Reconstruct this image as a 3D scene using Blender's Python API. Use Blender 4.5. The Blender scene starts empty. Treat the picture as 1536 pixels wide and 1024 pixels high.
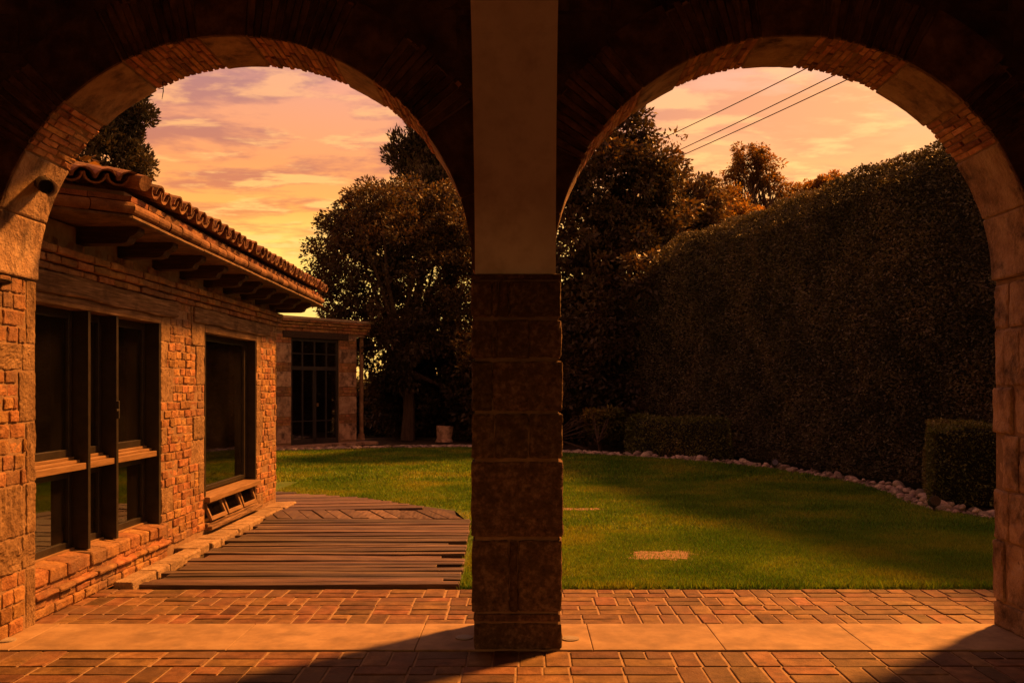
import bpy, bmesh, math, random
import numpy as np
from math import sin, cos, pi, radians as R, sqrt, atan2
from mathutils import Vector, Matrix

S = bpy.context.scene
COL = S.collection
RNG = np.random.default_rng(11)
random.seed(7)

# ------------------------------------------------------------------ camera
CAMZ = 1.424
cam_d = bpy.data.cameras.new("camera"); cam = bpy.data.objects.new("camera", cam_d); COL.objects.link(cam)
cam.location = (0, 0, CAMZ); cam.rotation_euler = (R(90), 0, 0)
cam_d.sensor_fit = 'HORIZONTAL'; cam_d.sensor_width = 36; cam_d.lens = 1380 / 1536 * 36
cam_d.shift_x = -17 / 1536; cam_d.shift_y = 70 / 1536
cam_d.clip_start = 0.05; cam_d.clip_end = 3000
S.camera = cam

# ------------------------------------------------------------------ light
SUN_EL, SUN_AZ = 44.0, 41.0            # azimuth from +X towards +Y
SUN_ENERGY, SUN_COL = 5.0, (1.0, 0.35, 0.06)
sd = Vector((cos(R(SUN_EL)) * cos(R(SUN_AZ)), cos(R(SUN_EL)) * sin(R(SUN_AZ)), sin(R(SUN_EL))))
sun_d = bpy.data.lights.new("sun", 'SUN'); sun_d.energy = SUN_ENERGY; sun_d.color = SUN_COL; sun_d.angle = R(6.5)
sun = bpy.data.objects.new("sun", sun_d); COL.objects.link(sun)
sun.rotation_euler = (-sd).to_track_quat('-Z', 'Y').to_euler(); sun.location = (8, 8, 20)

S.view_settings.view_transform = 'Standard'; S.view_settings.look = 'None'
S.view_settings.exposure = 1.28; S.view_settings.gamma = 1


def lin(c):
    return tuple((x / 255 / 12.92) if x / 255 <= .04045 else ((x / 255 + .055) / 1.055) ** 2.4 for x in c)


W = bpy.data.worlds.new("World"); S.world = W; W.use_nodes = True
nt = W.node_tree; N = nt.nodes; L = nt.links; N.clear()


def nd(tree, typ, **kw):
    n = tree.nodes.new(typ)
    for k, v in kw.items():
        setattr(n, k, v)
    return n


def math_n(tree, op, a, b=None, clamp=False):
    n = nd(tree, 'ShaderNodeMath', operation=op, use_clamp=clamp)
    for i, v in enumerate((a, b)):
        if v is None: continue
        if isinstance(v, (int, float)): n.inputs[i].default_value = v
        else: tree.links.new(v, n.inputs[i])
    return n.outputs[0]


def mix_n(tree, fac, a, b, blend='MIX'):
    n = nd(tree, 'ShaderNodeMix', data_type='RGBA', blend_type=blend)
    for idx, v in ((0, fac), (6, a), (7, b)):
        if isinstance(v, (int, float)): n.inputs[idx].default_value = v
        elif isinstance(v, tuple): n.inputs[idx].default_value = (*v[:3], 1)
        else: tree.links.new(v, n.inputs[idx])
    return n.outputs[2]


def ramp_n(tree, fac, stops, interp='LINEAR'):
    n = nd(tree, 'ShaderNodeValToRGB'); cr = n.color_ramp; cr.interpolation = interp
    while len(cr.elements) < len(stops): cr.elements.new(.5)
    for e, (p, c) in zip(cr.elements, stops):
        e.position = p; e.color = (*c[:3], 1) if isinstance(c, tuple) else (c, c, c, 1)
    tree.links.new(fac, n.inputs[0])
    return n.outputs[0]


tc = nd(nt, 'ShaderNodeTexCoord')
sep = nd(nt, 'ShaderNodeSeparateXYZ'); L.new(tc.outputs['Generated'], sep.inputs[0])
X, Y, Z = sep.outputs
zc = math_n(nt, 'MAXIMUM', Z, 0.0)
grad = ramp_n(nt, zc, [(0.0, lin((255, 190, 84))), (.09, lin((255, 216, 112))), (.155, lin((255, 206, 98))), (.185, lin((250, 172, 80))), (.23, lin((236, 152, 90))), (.28, lin((226, 152, 112))),
                       (.34, lin((216, 152, 138))), (.50, lin((212, 146, 126))), (1.0, lin((182, 132, 126)))])
# clouds on a flat deck high above
den = math_n(nt, 'ADD', zc, 0.06)
u = math_n(nt, 'DIVIDE', X, den); v = math_n(nt, 'DIVIDE', Y, den)
cmb = nd(nt, 'ShaderNodeCombineXYZ'); L.new(u, cmb.inputs[0]); L.new(v, cmb.inputs[1]); cmb.inputs[2].default_value = 3.7
mp = nd(nt, 'ShaderNodeMapping'); mp.inputs['Scale'].default_value = (1.35, 2.0, 1); mp.inputs['Rotation'].default_value = (0, 0, R(-14)); L.new(cmb.outputs[0], mp.inputs[0])
n1 = nd(nt, 'ShaderNodeTexNoise'); n1.inputs['Scale'].default_value = 1.3; n1.inputs['Detail'].default_value = 7; n1.inputs['Roughness'].default_value = .58; n1.inputs['Distortion'].default_value = .15
L.new(mp.outputs[0], n1.inputs['Vector'])
dark = ramp_n(nt, n1.outputs[0], [(.42, 0.0), (.56, 1.0)], 'EASE')
n2 = nd(nt, 'ShaderNodeTexNoise'); n2.inputs['Scale'].default_value = 2.6; n2.inputs['Detail'].default_value = 6; n2.inputs['Roughness'].default_value = .55; n2.inputs['Distortion'].default_value = .2
L.new(mp.outputs[0], n2.inputs['Vector'])
lite = ramp_n(nt, n2.outputs[0], [(.50, 0.0), (.64, 1.0)], 'EASE')
darkc = ramp_n(nt, zc, [(.05, lin((250, 170, 76))), (.15, lin((218, 126, 66))), (.24, lin((188, 118, 92))), (.31, lin((172, 120, 116))), (.6, lin((150, 112, 104)))])
litec = ramp_n(nt, zc, [(.05, lin((255, 222, 128))), (.2, lin((255, 196, 108))), (.28, lin((246, 178, 116))), (.36, lin((236, 170, 136))), (.6, lin((200, 150, 124)))])
darkc = mix_n(nt, math_n(nt, 'MULTIPLY', math_n(nt, 'MAXIMUM', X, 0.0), 2.2, True), darkc, lin((238, 146, 84)))
c = mix_n(nt, math_n(nt, 'MULTIPLY', dark, ramp_n(nt, zc, [(.12, .25), (.21, 1.0)])), grad, darkc)
c = mix_n(nt, math_n(nt, 'MULTIPLY', lite, .75), c, litec)
# brighter towards the sunset, dim away from it
az = math_n(nt, 'ADD', math_n(nt, 'MULTIPLY', X, .62), math_n(nt, 'MULTIPLY', Y, .78))
glow = ramp_n(nt, math_n(nt, 'MULTIPLY_ADD', az, .5), [(0.0, (.95, .72, .74)), (.5, (.95, .78, .74)), (.78, (.95, .92, .9)), (.93, (1, 1, 1))])
glow.node.inputs[0].links[0].from_node.inputs[2].default_value = .5
c = mix_n(nt, 1.0, c, glow, 'MULTIPLY')
sx = math_n(nt, 'MULTIPLY', math_n(nt, 'MAXIMUM', X, 0.0), .6)
warm = mix_n(nt, math_n(nt, 'MULTIPLY', sx, 1.0, True), c, lin((255, 208, 140)))
c = mix_n(nt, ramp_n(nt, zc, [(.28, 1.0), (.5, 0.0)]), c, warm)
below = ramp_n(nt, Z, [(0.0, (0.03, .018, .01)), (0.004, (1, 1, 1))])
c = mix_n(nt, 1.0, c, below, 'MULTIPLY')
sky = nd(nt, 'ShaderNodeTexSky', sky_type='NISHITA', sun_disc=False)
sky.sun_elevation = R(SUN_EL); sky.sun_rotation = R(90 - SUN_AZ); sky.dust_density = 4
bg = nd(nt, 'ShaderNodeBackground'); L.new(c, bg.inputs[0]); bg.inputs[1].default_value = 0.54
bg2 = nd(nt, 'ShaderNodeBackground'); L.new(mix_n(nt, 1.0, sky.outputs[0], (1.0, .55, .3), 'MULTIPLY'), bg2.inputs[0]); bg2.inputs[1].default_value = 0.006
add = nd(nt, 'ShaderNodeAddShader'); L.new(bg.outputs[0], add.inputs[0]); L.new(bg2.outputs[0], add.inputs[1])
wo = nd(nt, 'ShaderNodeOutputWorld'); L.new(add.outputs[0], wo.inputs[0])


# ------------------------------------------------------------------ materials
def pm(name, cols, scale=5, stretch=(1, 1, 1), rough=.85, bump=.3, bscale=40, var=.25, hue=.0, spec=.25, rot=0, bdist=.01, detail=5, stain=None, stain_scale=1.5, rrange=None, pos=None):
    m = bpy.data.materials.new(name); m.use_nodes = True; t = m.node_tree; t.nodes.clear()
    out = nd(t, 'ShaderNodeOutputMaterial'); p = nd(t, 'ShaderNodeBsdfPrincipled'); t.links.new(p.outputs[0], out.inputs[0])
    tx = nd(t, 'ShaderNodeTexCoord'); mpn = nd(t, 'ShaderNodeMapping'); mpn.inputs['Scale'].default_value = stretch; mpn.inputs['Rotation'].default_value = (0, 0, rot)
    t.links.new(tx.outputs['Object'], mpn.inputs[0])
    geo = nd(t, 'ShaderNodeNewGeometry'); rnd = geo.outputs['Random Per Island']
    vec = mpn.outputs[0]
    if var > 0:   # shift the texture per piece so no two pieces match
        va = nd(t, 'ShaderNodeVectorMath', operation='ADD'); cx = nd(t, 'ShaderNodeCombineXYZ')
        r2 = math_n(t, 'MULTIPLY', rnd, 37.0)
        for i in range(3): t.links.new(r2, cx.inputs[i])
        t.links.new(vec, va.inputs[0]); t.links.new(cx.outputs[0], va.inputs[1]); vec = va.outputs[0]
    nz = nd(t, 'ShaderNodeTexNoise'); nz.inputs['Scale'].default_value = scale; nz.inputs['Detail'].default_value = detail; nz.inputs['Roughness'].default_value = .62
    t.links.new(vec, nz.inputs['Vector'])
    k = len(cols)
    ps = pos or [.3 + .4 * i / max(1, k - 1) for i in range(k)]
    col = ramp_n(t, nz.outputs[0], list(zip(ps, cols)))
    if var > 0:
        hs = nd(t, 'ShaderNodeHueSaturation')
        t.links.new(math_n(t, 'ADD', math_n(t, 'MULTIPLY', rnd, 2 * var), 1 - var), hs.inputs['Value'])
        if hue:
            r3 = math_n(t, 'FRACT', math_n(t, 'MULTIPLY', rnd, 17.31))
            t.links.new(math_n(t, 'ADD', math_n(t, 'MULTIPLY', r3, 2 * hue), .5 - hue), hs.inputs['Hue'])
        t.links.new(col, hs.inputs['Color']); col = hs.outputs[0]
    if stain:
        ns = nd(t, 'ShaderNodeTexNoise'); ns.inputs['Scale'].default_value = stain_scale; ns.inputs['Detail'].default_value = 6; ns.inputs['Roughness'].default_value = .65
        t.links.new(tx.outputs['Object'], ns.inputs['Vector'])
        col = mix_n(t, ramp_n(t, ns.outputs[0], [(.48, 0.0), (.68, 1.0)]), col, stain)
    t.links.new(col, p.inputs['Base Color'])
    p.inputs['Roughness'].default_value = rough; p.inputs['Specular IOR Level'].default_value = spec
    if rrange:
        t.links.new(ramp_n(t, nz.outputs[0], [(.3, rrange[0]), (.7, rrange[1])]), p.inputs['Roughness'])
    if bump:
        nb = nd(t, 'ShaderNodeTexNoise'); nb.inputs['Scale'].default_value = bscale; nb.inputs['Detail'].default_value = 6; nb.inputs['Roughness'].default_value = .65
        t.links.new(vec, nb.inputs['Vector'])
        b = nd(t, 'ShaderNodeBump'); b.inputs['Strength'].default_value = bump; b.inputs['Distance'].default_value = bdist
        t.links.new(nb.outputs[0], b.inputs['Height']); t.links.new(b.outputs[0], p.inputs['Normal'])
    return m


def leafmat(name, cols, trans=.3, rough=.45, spec=.35, scale=.8, var=.45):
    m = bpy.data.materials.new(name); m.use_nodes = True; t = m.node_tree; t.nodes.clear()
    out = nd(t, 'ShaderNodeOutputMaterial'); p = nd(t, 'ShaderNodeBsdfPrincipled')
    tx = nd(t, 'ShaderNodeTexCoord'); nz = nd(t, 'ShaderNodeTexNoise'); nz.inputs['Scale'].default_value = scale; nz.inputs['Detail'].default_value = 3
    t.links.new(tx.outputs['Object'], nz.inputs['Vector'])
    col = ramp_n(t, nz.outputs[0], [(.35 + .3 * i / (len(cols) - 1), c) for i, c in enumerate(cols)])
    geo = nd(t, 'ShaderNodeNewGeometry'); rnd = geo.outputs['Random Per Island']
    hs = nd(t, 'ShaderNodeHueSaturation'); t.links.new(col, hs.inputs['Color'])
    t.links.new(math_n(t, 'ADD', math_n(t, 'MULTIPLY', rnd, 2 * var), 1 - var), hs.inputs['Value'])
    r3 = math_n(t, 'FRACT', math_n(t, 'MULTIPLY', rnd, 13.7))
    t.links.new(math_n(t, 'ADD', math_n(t, 'MULTIPLY', r3, .06), .46), hs.inputs['Hue'])
    t.links.new(hs.outputs[0], p.inputs['Base Color'])
    p.inputs['Roughness'].default_value = rough; p.inputs['Specular IOR Level'].default_value = spec
    tr = nd(t, 'ShaderNodeBsdfTranslucent')
    t.links.new(mix_n(t, 1.0, hs.outputs[0], (1.6, 1.3, .5), 'MULTIPLY'), tr.inputs[0])
    mx = nd(t, 'ShaderNodeMixShader'); mx.inputs[0].default_value = trans
    t.links.new(p.outputs[0], mx.inputs[1]); t.links.new(tr.outputs[0], mx.inputs[2]); t.links.new(mx.outputs[0], out.inputs[0])
    return m


def glassmat(name, tint=(.55, .5, .45)):
    m = bpy.data.materials.new(name); m.use_nodes = True; t = m.node_tree; t.nodes.clear()
    out = nd(t, 'ShaderNodeOutputMaterial'); tr = nd(t, 'ShaderNodeBsdfTransparent'); tr.inputs[0].default_value = (*tint, 1)
    gl = nd(t, 'ShaderNodeBsdfGlossy'); gl.inputs['Roughness'].default_value = .03; gl.inputs[0].default_value = (.9, .9, .9, 1)
    fr = nd(t, 'ShaderNodeFresnel'); fr.inputs[0].default_value = 2.6
    tx = nd(t, 'ShaderNodeTexCoord'); nb = nd(t, 'ShaderNodeTexNoise'); nb.inputs['Scale'].default_value = 3
    t.links.new(tx.outputs['Object'], nb.inputs['Vector'])
    b = nd(t, 'ShaderNodeBump'); b.inputs['Strength'].default_value = .03; b.inputs['Distance'].default_value = .02
    t.links.new(nb.outputs[0], b.inputs['Height']); t.links.new(b.outputs[0], gl.inputs['Normal'])
    df = nd(t, 'ShaderNodeBsdfDiffuse'); df.inputs[0].default_value = (.32, .26, .2, 1)     # tan film, lightens the panes in place of soft reflections
    ds = nd(t, 'ShaderNodeTexNoise'); ds.inputs['Scale'].default_value = 2.2; ds.inputs['Detail'].default_value = 8; t.links.new(tx.outputs['Object'], ds.inputs['Vector'])
    m0 = nd(t, 'ShaderNodeMixShader'); t.links.new(ramp_n(t, ds.outputs[0], [(.35, .004), (.8, .022)]), m0.inputs[0]); t.links.new(tr.outputs[0], m0.inputs[1]); t.links.new(df.outputs[0], m0.inputs[2])
    gb_ = nd(t, 'ShaderNodeNewGeometry')
    mx = nd(t, 'ShaderNodeMixShader'); t.links.new(math_n(t, 'MULTIPLY', fr.outputs[0], math_n(t, 'SUBTRACT', 1.0, gb_.outputs['Backfacing'])), mx.inputs[0])
    t.links.new(m0.outputs[0], mx.inputs[1]); t.links.new(gl.outputs[0], mx.inputs[2]); t.links.new(mx.outputs[0], out.inputs[0])
    return m


M = {}
M['brick'] = pm('old_brick', [(.15, .062, .025), (.28, .135, .055), (.38, .21, .095)], 11, var=.3, hue=.015, bump=1.0, bscale=60, bdist=.012, stain=(.17, .10, .065), stain_scale=2.2)
M['brick_dark'] = pm('dark_brick', [(.12, .055, .03), (.22, .10, .055), (.30, .16, .09)], 9, var=.35, hue=.015, bump=.7, bscale=60, bdist=.012)  # darker brick tone for the tile course
M['mortar'] = pm('lime_mortar', [(.17, .105, .06), (.28, .18, .11)], 12, var=0, bump=.6, bscale=70)
M['quoin'] = pm('quoin_stone', [(.13, .075, .038), (.235, .145, .075), (.33, .215, .12)], 8, var=.2, bump=1.0, bscale=38, bdist=.02, stain=(.15, .085, .042), stain_scale=4, detail=8)
M['quoin_dull'] = pm('weathered_quoin', [(.22, .13, .08), (.40, .26, .165), (.52, .37, .25)], 6, var=.2, bump=1.0, bscale=40, bdist=.02, stain=(.07, .042, .03), stain_scale=5)
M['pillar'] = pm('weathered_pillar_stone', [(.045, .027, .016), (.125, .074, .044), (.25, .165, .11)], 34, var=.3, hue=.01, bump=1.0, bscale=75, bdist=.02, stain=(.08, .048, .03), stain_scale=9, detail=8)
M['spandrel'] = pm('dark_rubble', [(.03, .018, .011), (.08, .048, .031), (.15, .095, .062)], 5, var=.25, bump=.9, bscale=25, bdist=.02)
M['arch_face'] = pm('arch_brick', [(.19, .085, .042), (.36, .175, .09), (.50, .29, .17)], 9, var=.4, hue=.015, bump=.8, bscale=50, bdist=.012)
M['arch_shade'] = pm('shaded_arch_face', [(.04, .022, .013), (.11, .06, .034), (.20, .12, .072)], 9, var=.4, bump=.9, bscale=40, bdist=.012)  # same masonry as the soffit, darkened so the colour carries the front's shade
M['plaster'] = pm('painted_plaster', [(.62, .55, .50), (.74, .67, .61), (.80, .73, .67)], 2.5, var=0, bump=.35, bscale=18, bdist=.008, stain=(.54, .46, .40), stain_scale=3)
M['slab'] = pm('threshold_slab', [(.18, .12, .072), (.265, .18, .11), (.33, .235, .15)], 5, var=.10, bump=.25, bscale=45, bdist=.006, rough=.7, stain=(.17, .115, .075), stain_scale=4)
M['paver'] = pm('clay_paver', [(.06, .029, .014), (.125, .062, .030), (.20, .11, .058)], 10, var=.45, hue=.02, bump=.6, bscale=60, bdist=.008, rough=.7, stain=(.11, .065, .045), stain_scale=2.5)
M['joint'] = pm('sand_joint', [(.20, .13, .08), (.32, .225, .15)], 15, var=0, bump=.5, bscale=60)
M['deck'] = pm('deck_timber', [(.025, .015, .012), (.075, .048, .040), (.16, .11, .09)], 6, (0.5, 12, 9), var=.5, hue=.02, bump=.8, bscale=14, bdist=.006, rough=.5, rrange=(.38, .7), spec=.35)
M['deck_turned'] = pm('deck_timber_turned', [(.05, .032, .025), (.10, .066, .052), (.17, .12, .10)], 5, (9, .6, 9), var=.4, bump=.5, bscale=14, bdist=.006, rough=.5, rrange=(.38, .7), rot=R(28))
M['wood'] = pm('old_oak', [(.06, .03, .016), (.20, .12, .065), (.38, .245, .15)], 6, (9, .5, 11), var=.2, bump=1.0, bscale=14, bdist=.015, stain=(.09, .05, .03), stain_scale=3)
M['beam'] = pm('rafter_timber', [(.02, .012, .008), (.045, .028, .018), (.08, .05, .032)], 5, (.7, 9, 9), var=.3, bump=.6, bscale=14, bdist=.012)
M['rail'] = pm('varnished_rail', [(.15, .085, .04), (.27, .165, .085)], 7, (9, .6, 9), var=.1, bump=.25, bscale=14, rough=.5)
M['frame'] = pm('black_frame_paint', [(.012, .009, .007), (.03, .022, .016)], 12, var=.15, bump=.2, bscale=50, rough=.4, spec=.4)
M['metal'] = pm('dark_steel', [(.02, .018, .016), (.04, .034, .03)], 10, var=.1, bump=.1, rough=.45, spec=.4)
M['white'] = pm('pale_plastic', [(.55, .50, .46), (.62, .57, .52)], 10, var=0, bump=.05, rough=.4)
M['black'] = pm('black_plastic', [(.012, .011, .011), (.02, .018, .017)], 10, var=0, bump=.05, rough=.35, spec=.4)
M['tile'] = pm('clay_tile', [(.09, .042, .022), (.20, .10, .053), (.32, .19, .115)], 8, var=.3, hue=.012, bump=.5, bscale=50, bdist=.008, stain=(.10, .065, .045), stain_scale=4)
M['moulding'] = pm('clay_moulding', [(.08, .036, .018), (.16, .08, .042), (.25, .14, .08)], 9, var=.28, bump=.5, bscale=60)
M['cement'] = pm('cement_bed', [(.22, .16, .11), (.36, .27, .19)], 9, var=0, bump=.6, bscale=50)
M['eave'] = pm('weathered_eave', [(.05, .03, .016), (.11, .065, .036), (.18, .11, .065)], 9, var=.15, bump=.7, bscale=40)
M['interior'] = pm('room_interior', [(.05, .04, .032), (.075, .06, .046)], 2, var=0, bump=0)
M['glass'] = glassmat('window_glass')
M['soil'] = pm('bare_soil', [(.025, .018, .010), (.05, .036, .02), (.08, .058, .034)], 2.5, var=0, bump=.9, bscale=14, bdist=.04)
M['dirt'] = pm('dry_earth', [(.12, .075, .045), (.27, .17, .11)], 16, var=0, bump=.8, bscale=40)
M['lawn'] = pm('lawn_turf', [(.045, .11, .009), (.085, .165, .014), (.15, .19, .022)], .9, var=0, bump=1.0, bscale=70, bdist=.04, rough=.9, detail=8, stain=(.12, .12, .02), stain_scale=.7)
M['grass'] = leafmat('grass_blade', [(.055, .155, .010), (.105, .22, .018), (.18, .25, .026)], .3, .6, .15, .9)
M['leaf_hedge'] = leafmat('hedge_leaf', [(.050, .052, .034), (.080, .078, .050), (.115, .105, .064)], .2, .55, .18, var=.3, scale=1.3)
M['leaf_box'] = leafmat('box_leaf', [(.06, .08, .02), (.10, .115, .028), (.15, .14, .04)], .25, .45, .3)
M['leaf_tree'] = leafmat('broad_leaf', [(.034, .029, .017), (.054, .043, .023), (.082, .059, .028)], .38, .5, .28)
M['leaf_thin'] = leafmat('airy_leaf', [(.10, .07, .022), (.15, .10, .03), (.20, .13, .035)], .6, .5, .25)
M['leaf_gold'] = leafmat('shrub_leaf', [(.06, .07, .012), (.10, .10, .018), (.15, .12, .02)], .35, .5, .25)
M['leaf_con'] = leafmat('conifer_needle', [(.034, .032, .022), (.056, .050, .030), (.085, .070, .038)], .15, .6, .2)
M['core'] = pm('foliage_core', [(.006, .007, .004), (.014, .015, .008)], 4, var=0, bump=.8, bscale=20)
M['bark'] = pm('tree_bark', [(.04, .027, .018), (.09, .06, .04)], 6, (4, 4, 1), var=0, bump=1, bscale=18, bdist=.03)
M['stone'] = pm('river_stone', [(.14, .105, .085), (.24, .19, .155), (.36, .295, .245)], 7, var=.55, hue=.03, bump=.3, bscale=40, rough=.6)
M['cable'] = pm('cable_sheath', [(.02, .017, .015), (.03, .026, .022)], 5, var=0, bump=0, rough=.6)
M['lens'] = pm('camera_lens', [(.01, .01, .012), (.02, .02, .022)], 5, var=0, bump=0, rough=.1, spec=.6)
M['disc'] = pm('brushed_disc', [(.20, .17, .14), (.30, .26, .22)], 8, var=0, bump=.1, rough=.45)


# ------------------------------------------------------------------ mesh helpers
_topo = {}


def topo(nx, ny, nz):
    key = (nx, ny, nz)
    if key in _topo: return _topo[key]
    idx, pts, faces = {}, [], []

    def vid(i, j, k):
        if (i, j, k) not in idx:
            idx[(i, j, k)] = len(pts); pts.append((i, j, k))
        return idx[(i, j, k)]
    for i in range(nx):
        for j in range(ny):
            faces.append((vid(i, j, 0), vid(i, j + 1, 0), vid(i + 1, j + 1, 0), vid(i + 1, j, 0)))
            faces.append((vid(i, j, nz), vid(i + 1, j, nz), vid(i + 1, j + 1, nz), vid(i, j + 1, nz)))
    for i in range(nx):
        for k in range(nz):
            faces.append((vid(i, 0, k), vid(i + 1, 0, k), vid(i + 1, 0, k + 1), vid(i, 0, k + 1)))
            faces.append((vid(i, ny, k), vid(i, ny, k + 1), vid(i + 1, ny, k + 1), vid(i + 1, ny, k)))
    for j in range(ny):
        for k in range(nz):
            faces.append((vid(0, j, k), vid(0, j, k + 1), vid(0, j + 1, k + 1), vid(0, j + 1, k)))
            faces.append((vid(nx, j, k), vid(nx, j + 1, k), vid(nx, j + 1, k + 1), vid(nx, j, k + 1)))
    _topo[key] = (np.array(pts), faces)
    return _topo[key]


class MB:
    def __init__(s): s.v = []; s.f = []; s.n = 0

    def add(s, V, F):
        V = np.asarray(V, float); s.v.append(V)
        n = s.n
        s.f.extend([tuple(i + n for i in f) for f in F]); s.n += len(V); return s

    def box(s, x0, x1, y0, y1, z0, z1, fm=None):
        V = np.array([(x, y, z) for x in (x0, x1) for y in (y0, y1) for z in (z0, z1)], float)
        if fm: V = fm(V)
        return s.add(V, [(0, 1, 3, 2), (4, 6, 7, 5), (0, 4, 5, 1), (2, 3, 7, 6), (0, 2, 6, 4), (1, 5, 7, 3)])

    def block(s, x0, x1, y0, y1, z0, z1, r=.006, amp=.002, n=(1, 1, 1), fm=None, freq=22.):
        """rounded, slightly uneven block"""
        P, F = topo(n[0] + 2, n[1] + 2, n[2] + 2)
        h = np.array([(x1 - x0) / 2, (y1 - y0) / 2, (z1 - z0) / 2]); c = np.array([(x0 + x1) / 2, (y0 + y1) / 2, (z0 + z1) / 2])
        r = min(r, h.min() * .9)
        co = []
        for a in range(3):
            ins = np.linspace(-h[a] + r, h[a] - r, n[a] + 1)
            co.append(np.concatenate([[-h[a]], ins, [h[a]]]))
        p = np.stack([co[a][P[:, a]] for a in range(3)], 1)
        q = np.clip(p, -(h - r), h - r); d = p - q
        ln = np.linalg.norm(d, axis=1, keepdims=True); ln[ln == 0] = 1
        nrm = d / ln
        disp = np.zeros(len(p))
        if amp:
            for _ in range(3):
                k = RNG.normal(0, freq, 3); disp += np.sin(p @ k + RNG.uniform(0, 6.28))
            disp = disp / 3 * amp + RNG.normal(0, amp * .35, len(p))
        p = q + nrm * (r + disp[:, None]) + c
        if fm: p = fm(p)
        return s.add(p, F)

    def tube(s, pts, rad, n=8, cap=True):
        pts = [Vector(p) for p in pts]; rings = []
        if not hasattr(rad, '__len__'): rad = [rad] * len(pts)
        V, F = [], []
        up = None
        for i, p in enumerate(pts):
            t = (pts[min(i + 1, len(pts) - 1)] - pts[max(i - 1, 0)]).normalized()
            if up is None: up = t.orthogonal().normalized()
            up = (up - t * up.dot(t)).normalized(); bi = t.cross(up)
            for k in range(n):
                a = 2 * pi * k / n; V.append(p + (up * cos(a) + bi * sin(a)) * rad[i])
        m = len(pts)
        for i in range(m - 1):
            for k in range(n):
                a, b = i * n + k, i * n + (k + 1) % n; F.append((a, b, b + n, a + n))
        if cap:
            F.append(tuple(range(n))[::-1]); F.append(tuple((m - 1) * n + k for k in range(n)))
        return s.add([tuple(v) for v in V], F)

    def build(s, name, mat, parent=None, smooth=False, label=None):
        me = bpy.data.meshes.new(name)
        V = np.concatenate(s.v) if s.v else np.zeros((0, 3))
        me.from_pydata(V.tolist(), [], s.f)
        if len(s.f) > 3:
            b_ = bmesh.new(); b_.from_mesh(me); bmesh.ops.recalc_face_normals(b_, faces=b_.faces); b_.to_mesh(me); b_.free()
        me.update()
        if smooth: me.polygons.foreach_set('use_smooth', [True] * len(me.polygons))
        o = bpy.data.objects.new(name, me); COL.objects.link(o)
        for m in (mat if isinstance(mat, (list, tuple)) else [mat]): me.materials.append(m)
        if parent is not None:
            o.parent = parent; o.matrix_parent_inverse = Matrix.Translation(-parent.location)
        if label: o['label'] = label
        return o


def quads_mesh(name, V, mat, parent=None, k=4):
    """V: (n*k,3) array, each k verts one face"""
    n = len(V) // k
    me = bpy.data.meshes.new(name)
    me.vertices.add(n * k); me.vertices.foreach_set('co', V.astype(np.float32).ravel())
    me.loops.add(n * k); me.loops.foreach_set('vertex_index', np.arange(n * k, dtype=np.int32))
    me.polygons.add(n); me.polygons.foreach_set('loop_start', np.arange(0, n * k, k, dtype=np.int32))
    me.polygons.foreach_set('loop_total', np.full(n, k, dtype=np.int32))
    me.update(calc_edges=True); me.materials.append(mat)
    o = bpy.data.objects.new(name, me); COL.objects.link(o)
    if parent is not None:
        o.parent = parent; o.matrix_parent_inverse = Matrix.Translation(-parent.location)
    return o


def thing(name, label, cat, loc=(0, 0, 0), group=None):
    o = bpy.data.objects.new(name, None); COL.objects.link(o); o.location = loc
    o.empty_display_size = .1
    return tag(o, label, cat, group)


def tag(o, label, cat, group=None):
    o['label'] = label; o['category'] = cat
    if group: o['group'] = group
    return o


def struct(o, kind='structure'):
    o['kind'] = kind; return o


# ================================================================== GROUND
lawn_edge = [(-3.3, 11.2), (-6.6, 13), (-7.0, 19.6), (-5.2, 20.9), (-3.2, 21.7), (-1.3, 22.0), (0.2, 21.0), (0.95, 20.1), (2.0, 19.3), (2.9, 18.5), (3.8, 17.4),
             (4.35, 16.3), (4.75, 15.0), (5.0, 13.6), (4.98, 12.4), (4.78, 11.2), (4.82, 10.7), (5.08, 10.05), (5.5, 9.3), (6.2, 8.2), (7.5, 7.2), (9, 6.52)]
lawn_poly = np.array([(-.47, 6.52), (-.60, 9.85), (-.80, 10.72), (-2.0, 11.86)] + [(-3.4, 12.5)] + lawn_edge[1:])


def inpoly(P, poly):
    x, y = P[:, 0], P[:, 1]; ins = np.zeros(len(P), bool); j = len(poly) - 1
    for i in range(len(poly)):
        xi, yi = poly[i]; xj, yj = poly[j]
        c_ = ((yi > y) != (yj > y)) & (x < (xj - xi) * (y - yi) / (yj - yi + 1e-12) + xi)
        ins ^= c_; j = i
    return ins


g = MB(); g.add([(-900, -20, -.03), (900, -20, -.03), (900, 1500, -.03), (-900, 1500, -.03)], [(0, 1, 2, 3)])
struct(g.build('ground', M['soil']))
g = MB(); g.add([(x, y, 0) for x, y in lawn_poly], [tuple(range(len(lawn_poly)))])
struct(g.build('lawn', M['lawn']))


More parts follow.
